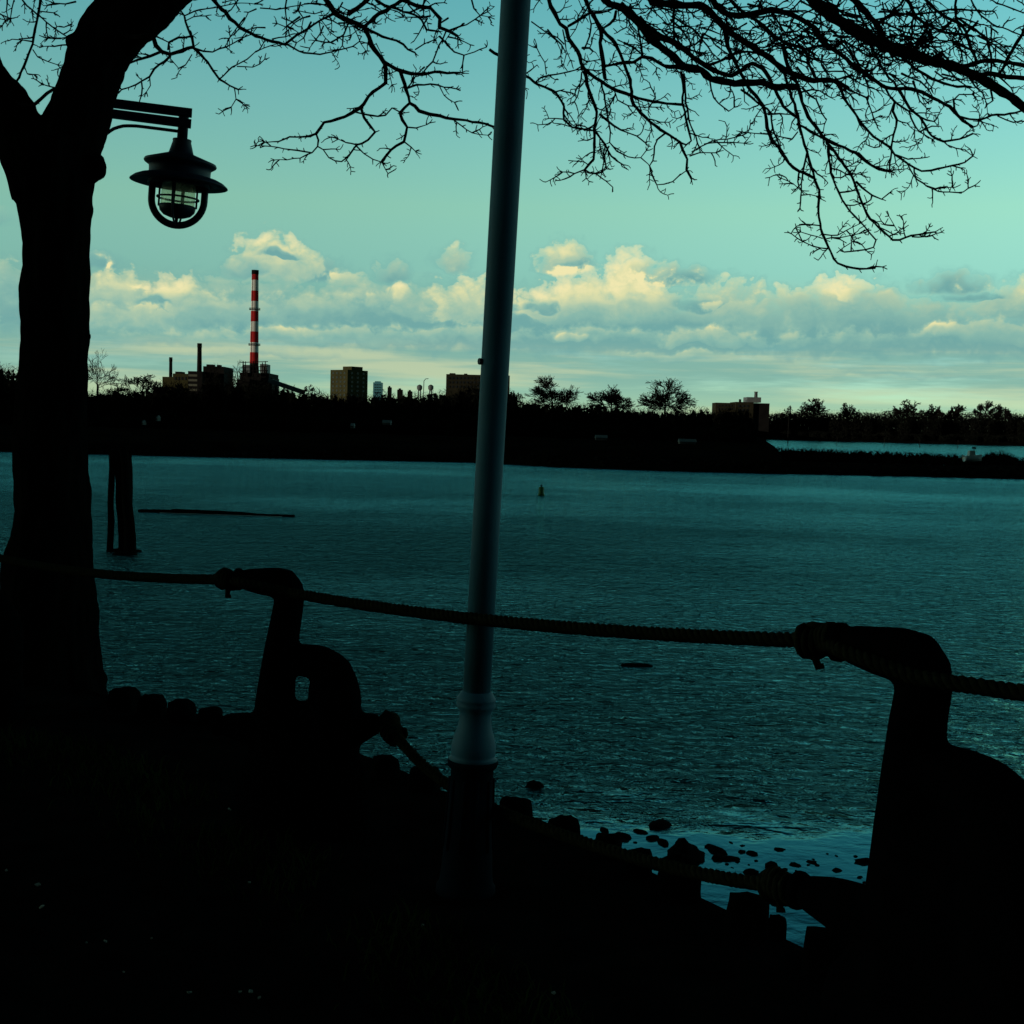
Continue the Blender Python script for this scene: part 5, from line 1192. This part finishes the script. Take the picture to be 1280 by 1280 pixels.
# ------------------------------------------------------------------ buildings and chimneys on the far side
def box_px(b, x0, x1, y0, y1, Y, depth, mi=0):
    """upright block whose front face spans the given pixels at distance Y"""
    a, c = at(x0, y1, Y), at(x1, y0, Y)
    xm = (at((x0 + x1) / 2, y0, Y)).x; w_ = m(x1 - x0, Y); zt = at((x0 + x1) / 2, y0, Y).z; zb = at((x0 + x1) / 2, y1, Y).z
    b.box((xm, Y + depth / 2, (zt + zb) / 2), (w_, depth, zt - zb), None, mi)
    return Vector((xm, Y, zb))
YC = 1000
# striped chimney
ch = empty('striped_chimney', 'tall chimney with red and white bands towering over the far shore', 'chimney')
c0, c1_ = at(315.6, 500, YC), at(319, 338, YC)
c0.x = c1_.x
rb, rt = m(5.6, YC), m(4.1, YC)
zt = c1_.z; gl = WATER + 6
def zy(y): return at(318, y, YC).z
def rr_(z): return rt + (rb - rt) * (zt - z) / (zt - zy(470))
bands = [(338, 0, .8), (350, 1, 0), (363.5, 0, 0), (376.5, 1, 0), (389, 0, 0), (402, 1, 0), (414.5, 0, 0), (428, 1, 0), (440.5, 0, 0), (454, 2, 0), (500, 2, 0)]
b = MB(); n = 28
for (y0, mi, _), (y1, _, _) in zip(bands, bands[1:]):
    z0, z1 = zy(y1), zy(y0)
    vs = []
    for z in (z0, z1):
        for j in range(n):
            w_ = 6.2832 * j / n; vs.append(Vector((c1_.x + rr_(z) * math.cos(w_), YC + rr_(z) * math.sin(w_), z)))
    b.add(vs, [(j, (j + 1) % n, n + (j + 1) % n, n + j) for j in range(n)], mi)
z0 = zy(500); b.add([Vector((c1_.x + rb * 1.1 * math.cos(6.2832 * j / n), YC + rb * 1.1 * math.sin(6.2832 * j / n), z)) for z in (gl - 8, z0) for j in range(n)], [(j, (j + 1) % n, n + (j + 1) % n, n + j) for j in range(n)], 2)
b.build('shaft', [MT['red'], MT['white'], MT['soot']], ch, True)
b = MB(); b.lathe([(rt * 1.0, zt - 3.0), (rt * 1.07, zt - 2.8), (rt * 1.07, zt + .2), (rt * .8, zt + .2), (rt * .8, zt - 2)], Matrix.Translation((c1_.x, YC, 0)), 28, closed=True); b.build('rim', MT['soot'], ch, True)
for y_ in (387.5, 432):
    z = zy(y_); r_ = rr_(z); T_ = Matrix.Translation((c1_.x, YC, z))
    b = MB(); b.lathe([(r_ * .99, 0), (r_ + 1.3, 0), (r_ + 1.3, .3), (r_ * .99, .3)], T_, 28, closed=True)
    for h_ in (0.8, 1.4): b.tube([T_ @ Vector(((r_ + 1.25) * math.cos(6.2832 * j / 28), (r_ + 1.25) * math.sin(6.2832 * j / 28), h_)) for j in range(29)], .09, 4)
    for j in range(14): b.tube([T_ @ Vector(((r_ + 1.25) * math.cos(6.2832 * j / 14), (r_ + 1.25) * math.sin(6.2832 * j / 14), .2)), T_ @ Vector(((r_ + 1.25) * math.cos(6.2832 * j / 14), (r_ + 1.25) * math.sin(6.2832 * j / 14), 1.4))], .08, 4)
    b.build('catwalk', MT['soot'], ch)
b = MB(); 
b.tube([Vector((c1_.x - rr_(zy(470)) * .55, YC - rr_(zy(470)) * .87, zy(470))), Vector((c1_.x - rt * .55, YC - rt * .87, zt))], .22, 5); b.build('ladder', MT['soot'], ch)
rebase(ch, Vector((c1_.x, YC, gl)))
# power house at its foot
ph = empty('power_house', 'dark jumbled power house around the foot of the striped chimney', 'power station')
b = MB(); base = box_px(b, 300, 336, 466, 520, 985, 40)
box_px(b, 296, 312, 474, 520, 980, 30); box_px(b, 326, 340, 472, 520, 982, 30)
b.build('wall', MT['soot'], ph)
b = MB(); box_px(b, 303, 312, 456, 466, 992, 14); box_px(b, 325, 333, 455, 466, 994, 16); b.build('boiler_stack_house', MT['steel'], ph)
b = MB(); rg = random.Random(4)
for j in range(16):
    x = rg.uniform(298, 336); y_ = rg.uniform(450, 466)
    b.tube([at(x, 470, 983), at(x + rg.uniform(-1, 1), y_, 983)], .35, 5)
for y_ in (452, 458, 463): b.tube([at(301, y_ + 1, 983), at(335, y_, 983)], .3, 5)
b.build('pipe_gantry', MT['soot'], ph)
rebase(ph, Vector((base.x, 985, gl)))
cv = empty('conveyor', 'long sloping grey conveyor gallery descending right from the power house', 'conveyor')
b = MB(); beam(b, at(336, 475.5, 975), at(381, 491, 975), m(5.6, 975), 5.0); b.build('gallery', MT['steel'], cv)
b = MB()
for j in range(4):
    p = at(345 + j * 10, 480 + j * 3.4, 975); b.tube([Vector((p.x, p.y, gl - 8)), p], .6, 6)
b.build('trestle', MT['soot'], cv); rebase(cv, Vector((at(350, 480, 975).x, 975, gl)))
# dark chimneys
def stack(x, y0, y1, wt, wb, Y, label):
    t = empty('chimney', label, 'chimney', 'slim dark chimneys')
    a, c = at(x, y1, Y), at(x, y0, Y)
    b = MB(); M_ = Matrix.Translation((c.x, Y, 0))
    b.lathe([(m(wb, Y) / 2, gl - 8), (m(wb, Y) / 2, a.z), (m(wt, Y) / 2, c.z)], M_, 20); b.build('shaft', MT['soot'], t, True)
    r_ = m(wt, Y) / 2; b = MB(); b.lathe([(r_ * .99, c.z - 3), (r_ * 1.12, c.z - 2.6), (r_ * 1.12, c.z + .2), (r_ * .8, c.z + .2)], M_, 20); b.build('rim', MT['soot'], t, True)
    rebase(t, Vector((c.x, Y, gl)))
stack(249.5, 429.5, 480, 5.2, 6.4, 940, 'thicker dark chimney right of the slimmer one, plain without bands')
stack(213.5, 447, 480, 3.8, 4.4, 940, 'slimmer shorter dark chimney standing leftmost on the skyline')

def windows(parent, x0, x1, y0, y1, cols_, rows_, Y, wf=0.45, hf=0.5, skip=0.0, seed=0):
    rg = random.Random(seed)
    for i in range(cols_):
        for j in range(rows_):
            if rg.random() < skip: continue
            cx = x0 + (x1 - x0) * (i + .5) / cols_; cy = y0 + (y1 - y0) * (j + .5) / rows_
            w_ = m((x1 - x0) / cols_ * wf, Y); h_ = m((y1 - y0) / rows_ * hf, Y); p = at(cx, cy, Y)
            b = MB(); b.box((p.x, Y - 0.05, p.z), (w_, 0.3, h_)); b.build('window', MT['window'], parent)
# factory group at left
f1 = empty('factory_block', 'low tan factory block between the two slim dark chimneys', 'factory')
b = MB(); base = box_px(b, 216, 235, 467, 520, 930, 25); box_px(b, 203, 218, 471, 520, 932, 22); b.build('wall', MT['brick'], f1)
b = MB(); box_px(b, 219, 227, 464.5, 467.2, 934, 10); b.build('roof_hut', MT['soot'], f1); windows(f1, 217, 234, 469, 477, 4, 1, 929.95); rebase(f1, Vector((base.x, 930, gl)))
f2 = empty('office_block', 'dark banded office block under the thicker dark chimney', 'office building')
b = MB(); base = box_px(b, 235, 253, 464, 520, 925, 20); b.build('wall', MT['soot'], f2)
b = MB()
for y_ in (468, 474, 480, 486): box_px(b, 235.4, 246.5, y_, y_ + 2.6, 924.8, 2)
b.build('floor_band', MT['concrete'], f2); rebase(f2, Vector((base.x, 925, gl)))
f3 = empty('factory_block', 'flat topped black factory block right of the thicker dark chimney', 'factory')
b = MB(); base = box_px(b, 254, 280, 458, 520, 935, 30); b.build('wall', MT['soot'], f3); b = MB(); box_px(b, 258, 266, 455.5, 458.2, 938, 8); box_px(b, 271, 275, 456, 458.2, 938, 6); b.build('roof_hut', MT['soot'], f3); rebase(f3, Vector((base.x, 935, gl)))
# apartment tower: turned so that one face takes the low sun
def slab(name, cx, cy, Y, zt_px, zb, wx, wy, rot, material, parent):
    p = at(cx, zt_px, Y); b = MB()
    b.box((p.x, Y, (p.z + zb) / 2), (wx, wy, p.z - zb), Matrix.Rotation(rot, 3, 'Z')); return b.build(name, material, parent)
YAp = 850
ap = empty('apartment_tower', 'tan apartment tower with roof hut, its left face sunlit', 'apartment building')
rot = R(48)
fw = m(33, YAp) * 1.0
slab('wall', 436.5, 0, YAp, 463, gl - 8, fw, fw * 0.98, rot, MT['brick'], ap)
slab('roof_hut', 441, 0, YAp + 2, 458.5, at(441, 463, YAp + 2).z + 0.02, fw * 0.55, fw * 0.5, rot, MT['brick'], ap)
pc = at(436.5, 463, YAp)
ux = Vector((math.cos(rot), math.sin(rot), 0)); uy = Vector((-math.sin(rot), math.cos(rot), 0))
nrm = -ux if ux.y > 0 else ux        # the two visible faces look along -ux and -uy
for face, (nv, tv, half) in enumerate(((-ux, uy, fw / 2), (-uy, ux, fw * .49))):
    for i in range(4 if face == 0 else 3):
        for j in range(8):
            zc_ = pc.z - 2.0 - j * 2.75
            u_ = ((i + .5) / (4 if face == 0 else 3) - .5) * fw * 0.86
            p = Vector((pc.x, YAp, zc_)) + nv * (half + 0.02) + tv * u_
            b = MB(); b.box(p, (1.5, 0.16, 1.25), Matrix((tv, nv, Vector((0, 0, 1)))).transposed()); b.build('window', MT['window'], ap)
rebase(ap, Vector((pc.x, YAp, gl)))
bt = empty('office_tower', 'small pale blue glass tower right of the tan apartment tower', 'office tower')
b = MB(); base = box_px(b, 466.5, 477, 478, 520, 1300, 14); b.build('wall', MT['blue'], bt)
b = MB(); box_px(b, 468.5, 475.5, 476.5, 478.1, 1303, 6); b.build('roof_hut', MT['blue'], bt); windows(bt, 467.5, 476.5, 479.5, 492, 3, 4, 1299.9, .7, .35); rebase(bt, Vector((base.x, 1300, gl)))
for x, lab in ((524.5, 'left one of two small water towers on thin legs'), (538.5, 'right one of two small water towers on thin legs')):
    wt_ = empty('water_tower', lab, 'water tower', 'small water towers on the skyline'); Y = 800; p = at(x, 484.5, Y); s = Y / F
    b = MB(); b.lathe([(0.6 * s, -4.0 * s), (2.4 * s, -3.0 * s), (3.4 * s, -1.2 * s), (3.4 * s, 1.8 * s), (2.2 * s, 3.0 * s), (0.4 * s, 3.8 * s)], Matrix.Translation(p), 16); b.build('tank', MT['steel'], wt_, True)
    for j in range(4):
        w_ = 6.2832 * j / 4 + .6
        b = MB(); b.tube([Vector((p.x + 2.2 * s * math.cos(w_), Y + 2.2 * s * math.sin(w_), gl - 8)), Vector((p.x + 1.8 * s * math.cos(w_), Y + 1.8 * s * math.sin(w_), p.z - 2.6 * s))], .4 * s, 5); b.build('leg', MT['steel'], wt_)
    rebase(wt_, Vector((p.x, Y, gl)))
fl = empty('light_mast', 'thin light mast leaning over the left water tower', 'light mast'); p0, p1 = at(528, 510, 600), at(530, 476, 600)
b = MB(); b.tube([Vector((p0.x, 600, gl - 9)), p1], .18, 6); b.build('pole', MT['soot'], fl)
b = MB(); b.tube([p1, p1 + Vector((.8, 0, .9)), p1 + Vector((2.0, 0, 1.0))], .16, 6); b.build('lamp_arm', MT['soot'], fl); rebase(fl, Vector((p0.x, 600, gl)))
# long slab behind the lamp pole
lb_ = empty('apartment_block', 'wide flat roofed brown apartment block behind the lamp pole', 'apartment building')
b = MB(); base = box_px(b, 558, 637, 468.5, 520, 760, 14); b.build('wall', MT['brick2'], lb_)
b = MB(); box_px(b, 562, 569, 466.4, 468.7, 763, 5); box_px(b, 580, 584, 467, 468.7, 763, 4); b.build('roof_hut', MT['brick2'], lb_); windows(lb_, 559, 600, 470, 486, 9, 3, 759.95, .5, .5); windows(lb_, 622, 636, 470, 486, 3, 3, 759.95, .5, .5); rebase(lb_, Vector((base.x, 760, gl)))
# stepped building at right
sb = empty('stepped_building', 'stepped building with a stack on its roof between the bare trees and the right horizon', 'building'); Y = 725
b = MB(); base = box_px(b, 895, 922, 503.5, 540, Y, 14); b.build('low_wing', MT['brick2'], sb)
b = MB(); box_px(b, 920, 942, 502.5, 540, Y - 3, 20); b.build('wall', MT['brick2'], sb)
b = MB(); box_px(b, 938, 962, 504, 540, Y - 1, 20); b.build('wall', MT['soot'], sb)
b = MB(); box_px(b, 934, 951.5, 496.5, 503, Y, 12); b.build('roof_house', MT['steel'], sb)
b = MB(); pq = at(945.5, 489.5, Y + 4); b.lathe([(m(2.2, Y), at(945, 497, Y).z), (m(2.0, Y), pq.z - .4), (m(2.6, Y), pq.z - .3), (m(2.6, Y), pq.z)], Matrix.Translation((pq.x, Y + 5, 0)), 14); b.build('roof_stack', MT['steel'], sb, True)
b = MB(); box_px(b, 924.4, 926.6, 499, 502.6, Y, 2); b.build('roof_vent', MT['soot'], sb)
windows(sb, 896, 920, 505, 513, 6, 2, Y - .05, .5, .45); windows(sb, 921, 937, 505, 515, 3, 2, Y - 3.05, .5, .45); rebase(sb, Vector((base.x, Y, gl)))
for x0, x1, y0, lab in ((357, 361, 486.5, 'tiny dark skyline block beside the blue glass tower'),): pass
for x, w_, y0, lab in ((486.5, 4, 484, 'narrow dark building right of the blue glass tower'), (499.5, 6, 487, 'low dark building left of the water towers'), (512, 5, 489, 'lowest dark building just left of the water towers')):
    t = empty('far_building', lab, 'building', 'small dark buildings on the skyline'); b = MB(); base = box_px(b, x - w_ / 2, x + w_ / 2, y0, 520, 900, 8); b.build('wall', MT['soot'], t)
    b = MB(); box_px(b, x - w_ * .2, x + w_ * .25, y0 - 1.6, y0 + .1, 903, 3); b.build('roof_hut', MT['soot'], t); rebase(t, Vector((base.x, 900, gl)))
# pale sheds and boats among the dark trees of the far bank
def shed(x, y, w_, h_, Y, label):
    t = empty('shed', label, 'shed', 'small pale sheds on the far bank'); p = at(x, y, Y); W_, H_ = m(w_, Y), m(h_, Y)
    b = MB(); b.box((p.x, Y + 1, p.z - 0.1), (W_, 2.0, H_ + 0.2)); b.build('wall', MT['roof'], t)
    b = MB(); z = p.z + H_ / 2; b.add([Vector((p.x - W_ * .55, Y - .2, z)), Vector((p.x + W_ * .55, Y - .2, z)), Vector((p.x + W_ * .55, Y + 2.2, z)), Vector((p.x - W_ * .55, Y + 2.2, z)), Vector((p.x - W_ * .55, Y + 1, z + .45)), Vector((p.x + W_ * .55, Y + 1, z + .45))], [(0, 1, 5, 4), (2, 3, 4, 5), (0, 4, 3), (1, 2, 5), (3, 2, 1, 0)]); b.build('roof', MT['steel'], t)
    rebase(t, Vector((p.x, Y, p.z)))
shed(178, 529, 1.8, 1.4, 222, 'tiny pale shed below the broad low bare tree'); shed(196, 523.5, 1.8, 2.4, 224, 'tiny upright pale shed below the slim chimneys')
shed(440, 533, 4, 1.4, 221, 'tiny pale shed right below the apartment tower'); shed(483, 529, 10, 1.1, 223, 'long low pale shed below the water towers'); shed(752, 548, 14, 1.2, 205, 'low pale block standing in for water glimpsed right of the lamp pole'); shed(860, 553, 20, 1.2, 200, 'long low pale block standing in for water glimpsed left of the open water')  # last two are invented, standing in for bright water between the trunks
bo = empty('boat', 'small white boat hauled out on the spit beside dark bushes', 'boat'); Y = 186; p = at(1216, 573, Y); s = Y / F
b = MB(); n = 9; secs = []
for i in range(n):
    t = i / (n - 1); wv = (1 - t ** 2.5) * 0.9 + 0.02; sh = 0.25 * t * t
    x = p.x + (t - .5) * 22 * s
    secs.append([Vector((x, Y - wv, p.z + .35 + sh)), Vector((x, Y - wv * .7, p.z - .35 + sh * .5)), Vector((x, Y, p.z - .5 + sh * .7)), Vector((x, Y + wv * .7, p.z - .35 + sh * .5)), Vector((x, Y + wv, p.z + .35 + sh))])
b.add([v for q_ in secs for v in q_], [(i * 5 + j, i * 5 + j + 1, (i + 1) * 5 + j + 1, (i + 1) * 5 + j) for i in range(n - 1) for j in range(4)] + [(0, 1, 2, 3, 4)] + [(i * 5, (i + 1) * 5, (i + 1) * 5 + 4, i * 5 + 4) for i in range(n - 1)])
b.build('hull', MT['boat'], bo, True); b = MB(); b.box((p.x - 2 * s, Y, p.z + .7), (8 * s, 1.0, .75), taper=.8); b.build('cabin', MT['boat'], bo)
b = MB(); b.tube([Vector((p.x + 1 * s, Y, p.z + .6)), Vector((p.x + 1 * s, Y, p.z + 1.6))], .05, 5); b.box((p.x + 1 * s, Y, p.z + 1.45), (.5, .1, .25)); b.build('mast', MT['soot'], bo); rebase(bo, p)
# poles standing in the second reach
for i, (x, y0, y1, w_) in enumerate(((984.5, 521, 556, 1.0), (1046, 547, 558, .8), (1105, 549, 559, .8), (1149, 550, 561, .8), (1197, 551, 562, .8))):
    c = at(x, y1, 500); tpz = at(x, y0, 500).z
    t = MB(); t.tube([Vector((c.x, 500, WATER - 1)), Vector((c.x, 500, (WATER + tpz) / 2)), Vector((c.x + .1, 500, tpz))], [m(w_, 500) / 2, m(w_, 500) / 2, m(w_, 500) / 2.4], 8)
    t.box((c.x + .1, 500, tpz), (m(w_, 500) * 1.8, m(w_, 500) * 1.5, .3))
    o = t.build('mooring_pole', MT['soot']); tag(o, ('tall thin pole in front of the right hand water, tallest of its row', 'thin short pole in the far water, second of the row from left', 'thin short pole midway along the far strip of water', 'thin short pole in the far water, right of the midway pole', 'thin short pole in the far water nearest the white boat')[i], 'pole', 'thin poles in the far water')
# riprap boulders where the far bank meets the water
def riprap():
    b = MB(); rg = random.Random(9)
    for _ in range(900):
        i = rg.randrange(len(sp2)); p = sp2[i]
        px_ = 640 + p.x / p.y * F
        if px_ < -40 or px_ > 1320: continue
        r_ = rg.uniform(.12, .38); o = rg.uniform(0.3, 3.2)
        c = Vector((p.x + rg.uniform(-.6, .6), p.y + o, WATER + 0.1 + o * .38)); ph_ = rg.random() * 6
        b.lathe([(r_ * .6, -r_ * .6), (r_ * rg.uniform(.9, 1.2), 0), (r_ * .7, r_ * .55)], Matrix.Translation(c) @ Matrix.Rotation(ph_, 4, 'Z') @ Matrix.Diagonal((1.3, .8, 1, 1)), 6)
    return tag(b.build('riprap', MT['rock']), 'rough boulders along the far waterline', kind='stuff')
riprap()
